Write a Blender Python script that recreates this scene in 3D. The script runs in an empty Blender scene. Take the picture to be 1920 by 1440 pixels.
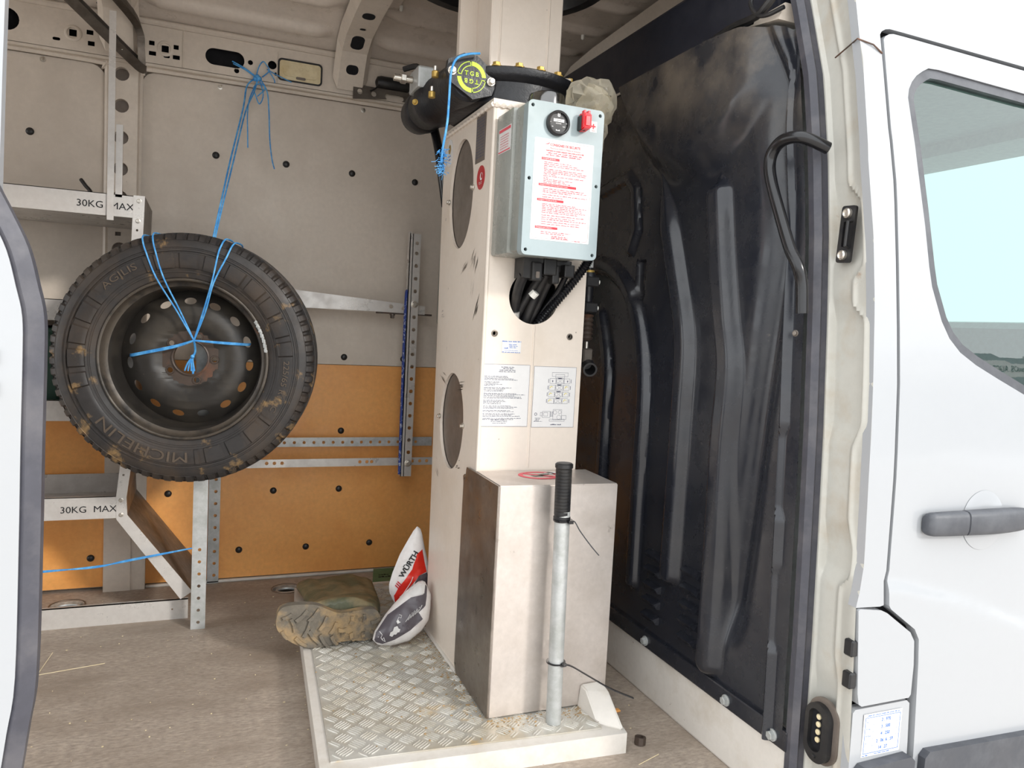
import bpy, bmesh, math, random
import numpy as np
from mathutils import Vector, Matrix, noise
from mathutils.geometry import tessellate_polygon
random.seed(7)
sc = bpy.context.scene
COL = sc.collection
PI = math.pi

# ------------------------------------------------------------------ camera, world, sun, exposure
cd = bpy.data.cameras.new('camera'); cam = bpy.data.objects.new('camera', cd); COL.objects.link(cam)
cd.sensor_width = 36.0; cd.lens = 1441.58 / 1920 * 36; cd.clip_start = 0.02
cam.matrix_world = Matrix(((0.92594804, -0.02092538, -0.37707075, 0), (-0.37406389, 0.08647025, -0.92336293, 0),
                           (0.05192712, 0.99603465, 0.07223953, 1.0), (0, 0, 0, 1)))
sc.camera = cam
w = bpy.data.worlds.new('overcast_sky'); sc.world = w; w.use_nodes = True
bgn = w.node_tree.nodes['Background']; bgn.inputs[0].default_value = (0.95, 0.98, 1.0, 1); bgn.inputs[1].default_value = 1.65
sd = bpy.data.lights.new('sun', 'SUN'); sd.energy = 1.1; sd.angle = math.radians(6); sd.color = (1.0, 0.95, 0.89)
sun = bpy.data.objects.new('sun', sd); COL.objects.link(sun)
sun.rotation_euler = Vector((-0.50, 0.83, -0.40)).to_track_quat('-Z', 'Y').to_euler()
vs = sc.view_settings
vs.view_transform = 'Standard'; vs.look = 'None'; vs.gamma = 1.0; vs.use_curve_mapping = False; vs.exposure = 0.72

# ------------------------------------------------------------------ materials
def lin(c):
    return tuple((v / 12.92 if v <= 0.04045 else ((v + 0.055) / 1.055) ** 2.4) for v in (x / 255 for x in c)) + (1,)
def mat(name, c, rough=0.5, metal=0.0, c2=None, scale=8, thr=(0.45, 0.7), fine=0.06, fscale=60, bump=0.0, bscale=80,
        stretch=(1, 1, 1), c3=None, s3=30, t3=(0.62, 0.68), spec=0.5, rv=0.12, coat=0, dust=None):
    m = bpy.data.materials.new(name); m.use_nodes = True
    nt = m.node_tree; N = nt.nodes; L = nt.links; b = N['Principled BSDF']
    b.inputs['Metallic'].default_value = metal; b.inputs['Specular IOR Level'].default_value = spec
    b.inputs['Coat Weight'].default_value = coat; b.inputs['Coat Roughness'].default_value = 0.08
    tc = N.new('ShaderNodeTexCoord'); mp = N.new('ShaderNodeMapping'); mp.inputs['Scale'].default_value = stretch
    L.new(tc.outputs['Object'], mp.inputs[0])
    def nz(s, d=4):
        n = N.new('ShaderNodeTexNoise'); n.inputs['Scale'].default_value = s; n.inputs['Detail'].default_value = d
        n.inputs['Roughness'].default_value = 0.65; L.new(mp.outputs[0], n.inputs['Vector']); return n
    def rng(src, lo, hi, a=0, e=1):
        r = N.new('ShaderNodeMapRange'); r.inputs[1].default_value = lo; r.inputs[2].default_value = hi
        r.inputs[3].default_value = a; r.inputs[4].default_value = e; L.new(src, r.inputs[0]); return r.outputs[0]
    def mix(f, a, b_):
        x = N.new('ShaderNodeMix'); x.data_type = 'RGBA'
        L.new(f, x.inputs[0])
        for i, v in ((6, a), (7, b_)):
            if isinstance(v, tuple): x.inputs[i].default_value = v
            else: L.new(v, x.inputs[i])
        return x.outputs[2]
    base = lin(c)
    n1 = nz(fscale)
    k = 1 - fine * 2; dark = (base[0] * k, base[1] * k, base[2] * k, 1); lite = tuple(min(1, v * (1 + fine)) for v in base[:3]) + (1,)
    out = mix(rng(n1.outputs['Fac'], 0.3, 0.7), dark, lite)
    if c2: n2 = nz(scale, 6); out = mix(rng(n2.outputs['Fac'], *thr), out, lin(c2))
    if c3: n3 = nz(s3, 5); out = mix(rng(n3.outputs['Fac'], *t3), out, lin(c3))
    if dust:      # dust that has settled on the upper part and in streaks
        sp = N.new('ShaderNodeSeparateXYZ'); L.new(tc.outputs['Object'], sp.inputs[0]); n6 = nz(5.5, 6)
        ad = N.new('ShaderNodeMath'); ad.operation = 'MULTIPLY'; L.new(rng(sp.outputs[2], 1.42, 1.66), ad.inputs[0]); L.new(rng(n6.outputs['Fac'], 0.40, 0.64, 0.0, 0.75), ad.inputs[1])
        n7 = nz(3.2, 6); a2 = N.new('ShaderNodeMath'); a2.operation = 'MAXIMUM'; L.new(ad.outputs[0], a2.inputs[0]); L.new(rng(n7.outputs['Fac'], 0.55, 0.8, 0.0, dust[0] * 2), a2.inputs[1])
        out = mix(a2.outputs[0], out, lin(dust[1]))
    L.new(out, b.inputs['Base Color'])
    n4 = nz(14, 5); L.new(rng(n4.outputs['Fac'], 0.3, 0.7, max(0.03, rough - rv), min(1, rough + rv)), b.inputs['Roughness'])
    if bump:
        n5 = nz(bscale, 3); bp = N.new('ShaderNodeBump'); bp.inputs['Strength'].default_value = bump; bp.inputs['Distance'].default_value = 0.004
        L.new(n5.outputs['Fac'], bp.inputs['Height']); L.new(bp.outputs[0], b.inputs['Normal'])
    return m
M = {}
M['white'] = mat('white_body_paint', (157, 159, 162), 0.22, fine=0.004, c2=(156, 157, 156), scale=3, thr=(0.6, 1.0), coat=0.3, rv=0.02)
M['jamb'] = mat('dirty_jamb_paint', (186, 184, 176), 0.4, c2=(166, 148, 124), scale=6, thr=(0.52, 0.85), fine=0.02, c3=(150, 112, 78), s3=11, t3=(0.68, 0.80))
M['beige'] = mat('primer_paint', (216, 204, 190), 0.40, c2=(196, 184, 170), scale=5, thr=(0.5, 0.8), fine=0.03, c3=(120, 108, 96), s3=22, t3=(0.70, 0.76))
M['roofp'] = mat('roof_primer', (218, 206, 194), 0.34, c2=(198, 186, 174), scale=5, thr=(0.5, 0.8), fine=0.03)
M['cream'] = mat('cream_paint', (224, 212, 199), 0.40, c2=(210, 195, 178), scale=4, thr=(0.5, 0.85), fine=0.015, c3=(92, 80, 72), s3=38, t3=(0.715, 0.74))
M['greyboard'] = mat('grey_hardboard', (214, 202, 188), 0.5, c2=(196, 184, 170), scale=3.5, thr=(0.45, 0.8), fine=0.03, c3=(110, 100, 92), s3=11, t3=(0.68, 0.82))
M['orange'] = mat('orange_hardboard', (238, 170, 96), 0.42, c2=(222, 148, 76), scale=4, thr=(0.45, 0.8), fine=0.05, c3=(120, 82, 48), s3=16, t3=(0.69, 0.76))
M['floor'] = mat('floor_plywood', (176, 162, 148), 0.65, c2=(140, 126, 112), scale=4, thr=(0.38, 0.72), fine=0.2, fscale=90, bump=0.35, bscale=130, stretch=(0.6, 1.5, 1), c3=(176, 156, 128), s3=34, t3=(0.66, 0.76))
M['alu'] = mat('aluminium', (206, 202, 197), 0.36, 0.32, c2=(188, 182, 177), scale=14, thr=(0.45, 0.75), fine=0.03, bump=0.05, bscale=20, rv=0.14)
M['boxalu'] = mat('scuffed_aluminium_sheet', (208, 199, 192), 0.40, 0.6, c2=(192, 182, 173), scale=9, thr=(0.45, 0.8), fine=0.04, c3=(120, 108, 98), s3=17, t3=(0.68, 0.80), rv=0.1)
M['sidealu'] = mat('shaded_side_sheet', (150, 142, 134), 0.36, 0.8, c2=(112, 102, 94), scale=8, thr=(0.42, 0.8), fine=0.05, c3=(70, 62, 56), s3=15, t3=(0.64, 0.78))  # box aluminium again, base darkened to stand in for the side's dim reflection
M['galv'] = mat('galvanised_steel', (186, 188, 187), 0.45, 0.4, c2=(166, 168, 165), scale=22, thr=(0.45, 0.65), fine=0.06)
M['darksteel'] = mat('dull_steel', (120, 112, 104), 0.45, 0.7, c2=(86, 78, 70), scale=9, fine=0.05)
M['cover'] = mat('grey_cover_plate', (122, 112, 104), 0.4, 0.35, c2=(98, 88, 80), scale=6, fine=0.04)
M['bolt'] = mat('zinc_bolt', (206, 200, 190), 0.3, 0.85)
M['brass'] = mat('yellow_zinc', (190, 158, 84), 0.4, 0.5)
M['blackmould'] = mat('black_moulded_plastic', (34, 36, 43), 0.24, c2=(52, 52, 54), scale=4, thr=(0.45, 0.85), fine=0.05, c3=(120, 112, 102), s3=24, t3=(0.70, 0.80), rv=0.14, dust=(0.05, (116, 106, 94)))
M['header'] = mat('dark_header_trim', (34, 37, 48), 0.4, c2=(44, 46, 56), scale=6)
M['tube'] = mat('black_gloss_tube', (22, 22, 25), 0.2)
M['black'] = mat('black_plastic', (26, 26, 28), 0.45, c2=(46, 44, 42), scale=20)
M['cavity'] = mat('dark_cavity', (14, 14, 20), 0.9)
M['turret'] = mat('black_cast_paint', (24, 25, 30), 0.42, fine=0.1, bump=0.3, bscale=90)
M['seal'] = mat('rubber_seal', (62, 62, 70), 0.5, c2=(84, 82, 86), scale=12, fine=0.06)
M['tyre'] = mat('tyre_rubber', (44, 41, 40), 0.55, c2=(70, 58, 47), scale=6, thr=(0.48, 0.75), fine=0.10, c3=(150, 120, 78), s3=13, t3=(0.59, 0.72), bump=0.12)
M['rim'] = mat('worn_black_rim', (46, 43, 40), 0.42, 0.1, c2=(72, 65, 55), scale=7, thr=(0.45, 0.8), fine=0.06, c3=(150, 138, 116), s3=26, t3=(0.70, 0.77))
M['riml'] = mat('worn_rim_lip', (80, 72, 63), 0.45, 0.2, c2=(40, 37, 34), scale=14, thr=(0.5, 0.66), fine=0.05, c3=(120, 70, 42), s3=24, t3=(0.66, 0.74))
M['hub'] = mat('rusty_hub_face', (74, 62, 54), 0.5, 0.2, c2=(112, 74, 54), scale=16, thr=(0.5, 0.7), fine=0.06)
M['twine'] = mat('blue_twine', (62, 146, 214), 0.6, c2=(112, 186, 232), scale=50, fine=0.1)
M['rope'] = mat('dark_blue_cord', (50, 72, 150), 0.7, c2=(190, 196, 214), scale=90, thr=(0.55, 0.6), fine=0.1)
M['ctrl'] = mat('grey_control_lid', (150, 163, 166), 0.4, fine=0.015, c2=(140, 152, 152), scale=3)
M['ctrlb'] = mat('grey_enclosure', (150, 152, 146), 0.3, fine=0.02, c2=(128, 130, 124), scale=4)
M['paper'] = mat('white_label', (222, 220, 218), 0.4, fine=0.01)
M['redink'] = mat('red_print', (204, 36, 52), 0.5, fine=0.02)
M['redlite'] = mat('faded_red_print', (216, 84, 96), 0.5, fine=0.02)
M['greyink'] = mat('grey_print', (88, 90, 108), 0.5, fine=0.02)
M['blueink'] = mat('blue_print', (66, 112, 190), 0.5, fine=0.02)
M['lime'] = mat('lime_print', (190, 220, 40), 0.45, fine=0.02)
M['yellowink'] = mat('yellow_print', (214, 200, 70), 0.5, fine=0.02)
M['red'] = mat('red_plastic', (216, 24, 38), 0.28, fine=0.02)
M['redstk'] = mat('dark_red_sticker', (176, 32, 38), 0.35, fine=0.02)
M['lamp'] = mat('yellowed_lamp_lens', (226, 212, 176), 0.3, c2=(206, 186, 140), scale=9, fine=0.03)
M['whiteplas'] = mat('white_plastic', (236, 234, 226), 0.4, fine=0.02)
M['letter'] = mat('worn_tyre_lettering', (84, 72, 60), 0.7, fine=0.1)
M['bars'] = mat('worn_tread_bars', (212, 209, 202), 0.36, 0.35, c2=(182, 170, 146), scale=6, thr=(0.45, 0.75), fine=0.03, c3=(196, 168, 120), s3=9, t3=(0.62, 0.76))
M['tread'] = mat('tread_plate', (198, 195, 187), 0.42, 0.30, c2=(166, 152, 126), scale=5, thr=(0.42, 0.72), fine=0.05, c3=(196, 168, 120), s3=9, t3=(0.60, 0.74))
M['whiteedge'] = mat('chipped_white_paint', (212, 206, 198), 0.5, c2=(190, 180, 166), scale=9, thr=(0.5, 0.8), fine=0.02, c3=(120, 92, 70), s3=46, t3=(0.70, 0.74))
M['sole'] = mat('muddy_sole', (108, 101, 90), 0.8, c2=(164, 138, 100), scale=13, thr=(0.46, 0.66), fine=0.1, bump=0.4, c3=(70, 66, 62), s3=18, t3=(0.58, 0.7))
M['wellie'] = mat('muddy_green_rubber', (88, 90, 68), 0.5, c2=(154, 134, 100), scale=8, thr=(0.45, 0.7), fine=0.08)
M['sack'] = mat('white_sack_film', (232, 228, 226), 0.35, fine=0.02, c2=(214, 206, 202), scale=14)
M['sackred'] = mat('red_sack_print', (222, 48, 34), 0.35, fine=0.04)
M['sackdark'] = mat('charcoal_sack_print', (88, 82, 88), 0.35, fine=0.04)
M['board'] = mat('green_board', (88, 124, 88), 0.6, c2=(74, 106, 74), scale=9)
M['greyplas'] = mat('grey_green_plastic', (150, 156, 146), 0.4)
M['greenplas'] = mat('dark_green_plastic', (28, 62, 48), 0.5)
M['mudd'] = mat('dry_mud', (176, 146, 104), 0.9, fine=0.15)
M['moulding'] = mat('grey_side_moulding', (62, 64, 70), 0.5, c2=(78, 80, 85), scale=12, fine=0.04)
M['asphalt'] = mat('yard_concrete', (196, 188, 180), 0.9, fine=0.06)
M['dash'] = mat('dash_plastic', (190, 205, 205), 0.6)
M['headl'] = mat('headliner', (232, 236, 234), 0.8)
M['signw'] = mat('grey_banner', (150, 156, 160), 0.6)
def glass(name, tint, ior=1.45, rough=0.0):
    m = bpy.data.materials.new(name); m.use_nodes = True; nt = m.node_tree; N = nt.nodes; L = nt.links; N.clear()
    o = N.new('ShaderNodeOutputMaterial'); t = N.new('ShaderNodeBsdfTransparent'); g = N.new('ShaderNodeBsdfGlossy'); f = N.new('ShaderNodeLayerWeight')
    mx = N.new('ShaderNodeMixShader'); t.inputs[0].default_value = lin(tint); g.inputs['Roughness'].default_value = rough
    pass
    tc = N.new('ShaderNodeTexCoord'); n = N.new('ShaderNodeTexNoise'); n.inputs['Scale'].default_value = 140; L.new(tc.outputs['Object'], n.inputs['Vector'])
    bp = N.new('ShaderNodeBump'); bp.inputs['Strength'].default_value = 0.004; L.new(n.outputs['Fac'], bp.inputs['Height']); L.new(bp.outputs[0], g.inputs['Normal'])
    fr_ = N.new('ShaderNodeMapRange'); fr_.inputs[3].default_value = 0.15; fr_.inputs[4].default_value = 0.55; pw = N.new('ShaderNodeMath'); pw.operation = 'POWER'; pw.inputs[1].default_value = 4; L.new(f.outputs['Facing'], pw.inputs[0]); L.new(pw.outputs[0], fr_.inputs[0]); L.new(fr_.outputs[0], mx.inputs[0]); L.new(t.outputs[0], mx.inputs[1]); L.new(g.outputs[0], mx.inputs[2]); L.new(mx.outputs[0], o.inputs[0]); return m
M['glass'] = glass('green_tinted_glass', (124, 154, 148))
M['clear'] = glass('clear_smoked_plastic', (206, 204, 198), 1.5, 0.12)
def film():
    m = bpy.data.materials.new('clear_polythene'); m.use_nodes = True; nt = m.node_tree; N = nt.nodes; L = nt.links; N.clear()
    o = N.new('ShaderNodeOutputMaterial'); t = N.new('ShaderNodeBsdfTransparent'); d = N.new('ShaderNodeBsdfPrincipled'); tr = N.new('ShaderNodeBsdfTranslucent'); m1 = N.new('ShaderNodeMixShader'); mx = N.new('ShaderNodeMixShader')
    t.inputs[0].default_value = lin((246, 243, 236)); d.inputs['Base Color'].default_value = lin((226, 220, 204)); d.inputs['Roughness'].default_value = 0.16; tr.inputs[0].default_value = lin((232, 226, 210))
    m1.inputs[0].default_value = 0.45; L.new(d.outputs[0], m1.inputs[1]); L.new(tr.outputs[0], m1.inputs[2])
    lw = N.new('ShaderNodeLayerWeight'); lw.inputs[0].default_value = 0.5
    r = N.new('ShaderNodeMapRange'); r.inputs[3].default_value = 0.18; r.inputs[4].default_value = 0.8; L.new(lw.outputs['Facing'], r.inputs[0])
    L.new(r.outputs[0], mx.inputs[0]); L.new(t.outputs[0], mx.inputs[1]); L.new(m1.outputs[0], mx.inputs[2]); L.new(mx.outputs[0], o.inputs[0]); return m
M['film'] = film()

# ------------------------------------------------------------------ helpers
def link(name, me, m, parent=None, smooth=False):
    me.materials.clear(); me.materials.append(M[m])
    if smooth:
        me.polygons.foreach_set('use_smooth', [True] * len(me.polygons))
        try: me.set_sharp_from_angle(angle=math.radians(38))
        except Exception: pass
    o = bpy.data.objects.new(name, me); COL.objects.link(o)
    if parent:
        o.parent = parent; o.matrix_parent_inverse = Matrix.Translation(parent.location).inverted() if parent.type == 'EMPTY' else Matrix.Identity(4)
    return o
def fin(name, bm, m, parent=None, smooth=False):
    bmesh.ops.recalc_face_normals(bm, faces=bm.faces)
    me = bpy.data.meshes.new(name); bm.to_mesh(me); bm.free()
    return link(name, me, m, parent, smooth)
def tag(o, label, cat, group=None, kind=None):
    o['label'] = label; o['category'] = cat
    if group: o['group'] = group
    if kind: o['kind'] = kind
    return o
def thing(name, loc, label, cat, group=None):
    o = bpy.data.objects.new(name, None); COL.objects.link(o); o.location = loc; o.empty_display_size = 0.05
    return tag(o, label, cat, group)
def lab(o, s): o['label'] = s; return o
def struct(o): o['kind'] = 'structure'; return o
def V3(*a): return Vector(a)
class F:
    def __init__(s, o, u, v): s.o = Vector(o); s.u = Vector(u).normalized(); s.v = Vector(v).normalized(); s.n = s.u.cross(s.v).normalized()
    def __call__(s, a, b, h=0.0): return s.o + s.u * a + s.v * b + s.n * h
def FY(y): return F((0, y, 0), (1, 0, 0), (0, 0, 1))
def FXm(x): return F((x, 0, 0), (0, -1, 0), (0, 0, 1))      # faces -X, first coordinate is -y
def FZ(z): return F((0, 0, z), (1, 0, 0), (0, 1, 0))
def circ(x, y, r, n=20, ry=None, a0=0): return [(x + r * math.cos(a0 + 2 * PI * i / n), y + (ry or r) * math.sin(a0 + 2 * PI * i / n)) for i in range(n)]
def rrect(x, y, w_, h, r, n=5, sk=0):
    p = []
    for cx, cy, a in ((w_ / 2 - r, h / 2 - r, 0), (-w_ / 2 + r, h / 2 - r, 1), (-w_ / 2 + r, -h / 2 + r, 2), (w_ / 2 - r, -h / 2 + r, 3)):
        for i in range(n + 1):
            t = (a + i / n) * PI / 2; q = (cx + r * math.cos(t), cy + r * math.sin(t)); p.append((x + q[0], y + q[1] + sk * q[0]))
    return p
def rect(x0, y0, x1, y1): return [(x0, y0), (x1, y0), (x1, y1), (x0, y1)]
def plate(bm, outer, holes, t, fr, bu=(), bv=(), warp=None):
    loops = [[Vector((p[0], p[1], 0)) for p in l] for l in [outer] + list(holes)]
    flat = [v for l in loops for v in l]
    b = bmesh.new(); vs_ = [b.verts.new(v) for v in flat]
    for tri in tessellate_polygon(loops):
        try: b.faces.new([vs_[i] for i in tri])
        except ValueError: pass
    for co, no, vals in ((0, (1, 0, 0), bu), (1, (0, 1, 0), bv)):
        for val in vals:
            p = [0, 0, 0]; p[co] = val
            bmesh.ops.bisect_plane(b, geom=b.verts[:] + b.edges[:] + b.faces[:], plane_co=p, plane_no=no)
    b.verts.index_update()
    P = [v.co.copy() for v in b.verts]
    wf = warp or (lambda a, c: 0.0)
    fv = [bm.verts.new(fr(p.x, p.y, wf(p.x, p.y))) for p in P]
    bk = [bm.verts.new(fr(p.x, p.y, wf(p.x, p.y) - t)) for p in P] if t else None
    for f in b.faces:
        up = f.normal.z > 0; ix = [v.index for v in f.verts]
        if not up: ix = ix[::-1]
        bm.faces.new([fv[i] for i in ix])
        if t: bm.faces.new([bk[i] for i in reversed(ix)])
    if t:
        for e in b.edges:
            if len(e.link_faces) == 1:
                i, j = (v.index for v in e.verts); bm.faces.new([fv[i], fv[j], bk[j], bk[i]])
    b.free()
def plate_o(name, outer, holes, t, fr, m, parent=None, **k):
    bm = bmesh.new(); plate(bm, outer, holes, t, fr, **k); return fin(name, bm, m, parent)
def box(bm, lo, hi, bev=0.0, seg=1):
    r = bmesh.ops.create_cube(bm, size=1.0); vs_ = r['verts']
    for v in vs_: v.co = Vector([lo[i] + (v.co[i] + 0.5) * (hi[i] - lo[i]) for i in range(3)])
    if bev:
        es = list({e for v in vs_ for e in v.link_edges}); bmesh.ops.bevel(bm, geom=es, offset=bev, segments=seg, affect='EDGES', profile=0.6)
def box_o(name, lo, hi, m, parent=None, bev=0.0, seg=1):
    bm = bmesh.new(); box(bm, lo, hi, bev, seg); return fin(name, bm, m, parent)
def hexa(bm, p):   # bottom 4 then top 4
    v = [bm.verts.new(q) for q in p]
    for f in ((0, 3, 2, 1), (4, 5, 6, 7), (0, 1, 5, 4), (1, 2, 6, 5), (2, 3, 7, 6), (3, 0, 4, 7)): bm.faces.new([v[i] for i in f])
def smoothpts(pts, k=6, closed=False):
    P = [Vector(p) for p in pts]; n = len(P); out = []
    for i in range(n if closed else n - 1):
        g = lambda j: P[j % n] if closed else P[max(0, min(n - 1, j))]
        a, b, c, d = g(i - 1), g(i), g(i + 1), g(i + 2)
        for s in range(k):
            t = s / k; out.append(0.5 * ((2 * b) + (c - a) * t + (2 * a - 5 * b + 4 * c - d) * t * t + (3 * b - a - 3 * c + d) * t ** 3))
    if not closed: out.append(P[-1])
    return out
def sweep(bm, pts, r, n=8, closed=False, prof=None, up=None):
    P = [Vector(p) for p in pts]; m_ = len(P); rings = []
    prof = prof or [(math.cos(2 * PI * i / n), math.sin(2 * PI * i / n)) for i in range(n)]
    n = len(prof); nrm = None
    for i in range(m_):
        a = P[i - 1] if (i or closed) else P[0]; b = P[(i + 1) % m_] if (i < m_ - 1 or closed) else P[-1]
        T = (b - a).normalized()
        if nrm is None:
            nrm = Vector(up) if up else (Vector((0, 0, 1)) if abs(T.z) < 0.9 else Vector((1, 0, 0)))
        elif up: nrm = Vector(up)
        nrm = (nrm - T * nrm.dot(T)).normalized(); bn = T.cross(nrm)
        rr = r(i / (m_ - 1)) if callable(r) else r
        rings.append([bm.verts.new(P[i] + (bn * q[0] + nrm * q[1]) * rr) for q in prof])
    for i in range(m_ if closed else m_ - 1):
        A, B = rings[i], rings[(i + 1) % m_]
        for j in range(n): bm.faces.new([A[j], A[(j + 1) % n], B[(j + 1) % n], B[j]])
    if not closed:
        bm.faces.new(rings[0][::-1]); bm.faces.new(rings[-1])
def tube_o(name, pts, r, m, parent=None, n=8, k=0, closed=False):
    bm = bmesh.new(); sweep(bm, smoothpts(pts, k, closed) if k else pts, r, n, closed); return fin(name, bm, m, parent, True)
def lathe(bm, prof, o, ax, n=24, caps=True, e1=None):
    ax = Vector(ax).normalized(); e1 = Vector(e1) if e1 else (Vector((0, 0, 1)) if abs(ax.z) < 0.9 else Vector((1, 0, 0)))
    e1 = (e1 - ax * e1.dot(ax)).normalized(); e2 = ax.cross(e1); o = Vector(o); R = []
    for r, h in prof: R.append([bm.verts.new(o + ax * h + (e1 * math.cos(2 * PI * i / n) + e2 * math.sin(2 * PI * i / n)) * max(r, 1e-5)) for i in range(n)])
    for a, b in zip(R, R[1:]):
        for i in range(n): bm.faces.new([a[i], a[(i + 1) % n], b[(i + 1) % n], b[i]])
    if caps:
        bm.faces.new(R[0][::-1]); bm.faces.new(R[-1])
def lathe_o(name, prof, o, ax, m, parent=None, n=24, caps=True):
    bm = bmesh.new(); lathe(bm, prof, o, ax, n, caps); return fin(name, bm, m, parent, True)
def cyl_o(name, a, b, r, m, parent=None, n=20, bev=0.0015):
    a = Vector(a); b = Vector(b); h = (b - a).length
    return lathe_o(name, [(r - bev, 0), (r, bev), (r, h - bev), (r - bev, h)], a, b - a, m, parent, n)
def hexbolt(bm, o, ax, r, h):
    lathe(bm, [(r * 1.35, 0), (r * 1.35, h * 0.25), (r * 1.2, h * 0.3)], o, ax, 16)
    lathe(bm, [(r, h * 0.25), (r, h * 0.9), (r * 0.8, h)], o, ax, 6)
def bolt_o(o, ax, r, h, parent, m='bolt', name='bolt'):
    bm = bmesh.new(); hexbolt(bm, o, ax, r, h); return fin(name, bm, m, parent)
def gridmesh(nu, nv, fn):
    U, Vv = np.meshgrid(np.linspace(0, 1, nu), np.linspace(0, 1, nv), indexing='ij'); X = fn(U, Vv)
    co = np.stack([a.ravel() for a in X], 1)
    i = np.arange(nu * nv).reshape(nu, nv); f = np.stack([i[:-1, :-1], i[1:, :-1], i[1:, 1:], i[:-1, 1:]], -1).reshape(-1, 4)
    me = bpy.data.meshes.new('grid'); me.from_pydata(co.tolist(), [], f.tolist()); return me
TXT = []
def text(body, size, fr, x, y, m, parent, h=0.0012, align='LEFT', sx=1.0, bold=0.0, rot=0.0, warp=None, name='lettering', mirror=False):
    c = bpy.data.curves.new('t', 'FONT'); c.body = body; c.size = size; c.align_x = align; c.resolution_u = 3; c.offset = 0 if 'M' in body else bold
    o = bpy.data.objects.new('t', c); COL.objects.link(o); TXT.append((o, fr, x, y, m, parent, h, sx, rot, warp, name))
def flush_text():
    bpy.context.view_layer.update(); dg = bpy.context.evaluated_depsgraph_get(); bad = []
    for (o, fr, x, y, m, parent, h, sx, rot, warp, name) in TXT:
        me = bpy.data.meshes.new_from_object(o.evaluated_get(dg))
        ca, sa = math.cos(rot), math.sin(rot)
        for v in me.vertices:
            a, b = v.co.x * sx, v.co.y; a, b = x + a * ca - b * sa, y + a * sa + b * ca
            v.co = warp(a, b, h) if warp else fr(a, b, h)
        link(name, me, m, parent); bad.append(o)
    for o in bad:
        c = o.data; bpy.data.objects.remove(o); bpy.data.curves.remove(c)
def fineprint(fr, rows, m, parent, h=0.0011, dens=0.86, warp=None):
    bm = bmesh.new()       # blurred words too small to read: short bars, one row per line
    for (x0, x1, y, t, sk) in rows:
        x = x0
        while x < x1:
            l = min(random.uniform(2.0, 6.5) * t, x1 - x)
            if l > t * 0.6:
                n = max(1, int(l / (t * 0.8)))
                for i in range(n):
                    a = x + l * i / n; b = a + l / n * dens; tt = t * random.choice((0.6, 0.75, 1.0))
                    q = [fr(a, y + sk * (a - x0), h), fr(b, y + sk * (b - x0), h), fr(b, y + tt + sk * (b - x0), h), fr(a, y + tt + sk * (a - x0), h)]
                    bm.faces.new([bm.verts.new(p) for p in q])
            x += l + t * 0.8
    o = fin('fine_print', bm, m, parent); o['kind'] = 'stuff'; return o
def copyobj(o, parent=None, off=(0, 0, 0), recurse=True):
    c = o.copy(); COL.objects.link(c)
    if parent: c.parent = parent
    c.location = Vector(o.location) + Vector(off)
    if recurse:
        for ch in list(o.children):
            d = ch.copy(); COL.objects.link(d); d.parent = c
    return c
def sstep(a, b, x): t = np.clip((x - a) / (b - a), 0, 1); return t * t * (3 - 2 * t)
def interp(z, zs, ys): return float(np.interp(z, zs, ys))
SZ = [-0.7, .10, .379, .606, .829, 1.05, 1.216, 1.383, 1.554, 1.739, 2.1]
SY = [1.215, 1.211, 1.216, 1.223, 1.232, 1.246, 1.259, 1.28, 1.311, 1.37, 1.52]
def ys(z): return interp(z, SZ, SY)          # line of the door seal up the side of the van
def yo(z): return ys(z) - 0.14               # outer skin

# ================================================================== SETTING
# ---- yard, floor
g = plate_o('ground', rect(-14, -14, 16, 16), [], 0.05, FZ(-0.62), 'asphalt'); struct(g)
fl = struct(plate_o('floor', rect(-2.3, 1.2, 1.20, 3.03), [circ(-.392, 2.865, .050, 18, .040), circ(.315, 2.865, .050, 18, .040)], 0.018, FZ(0.0), 'floor'))
for x in (-.392, .315):
    lathe_o('lashing_cup', [(.001, -.022), (.048, -.020), (.052, .0015), (.056, .0015), (.056, -.002)], (x, 2.865, 0), (0, 0, 1), 'darksteel', fl, 18, False)
    tube_o('lashing_ring', [(x + .036 * math.cos(a), 2.865 + .026 * math.sin(a), -.008) for a in np.linspace(0, 2 * PI, 15)[:-1]], .005, 'galv', fl, 6, closed=True)
box_o('sill_face', (-2.3, 1.16, -.45), (1.19, 1.2, 0.0), 'white', fl, .004)
# ---- far side wall
wf = struct(box_o('wall_far', (-2.3, 3.03, -.02), (2.3, 3.06, 2.12), 'beige'))
ff = FY(3.0)
def panel(poly, m, t=.006, h=0.0): return plate_o('lining_panel', poly, [], t, F((0, 3.0 - h, 0), (1, 0, 0), (0, 0, 1)), m, wf)
def rpoly(x0, z0, x1, z1, r, corners):
    p = []
    for cx, cz, a, k in ((x1 - r, z1 - r, 0, 'tr'), (x0 + r, z1 - r, 1, 'tl'), (x0 + r, z0 + r, 2, 'bl'), (x1 - r, z0 + r, 3, 'br')):
        if k in corners:
            for i in range(7): t = (a + i / 6) * PI / 2; p.append((cx + r * math.cos(t), cz + r * math.sin(t)))
        else: p.append({'tr': (x1, z1), 'tl': (x0, z1), 'bl': (x0, z0), 'br': (x1, z0)}[k])
    return p
panel(rpoly(-.20, .826, 1.17, 1.812, .04, ('tl',)), 'greyboard'); panel(rect(-.165, .012, 1.17, .824), 'orange')
panel(rpoly(-1.1, .826, -.312, 1.812, .05, ('tr',)), 'greyboard'); panel(rect(-1.1, .012, -.245, .824), 'orange')
panel(rect(-2.25, .012, -1.14, .824), 'orange'); panel(rect(-2.25, .826, -1.14, 1.812), 'greyboard')
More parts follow.
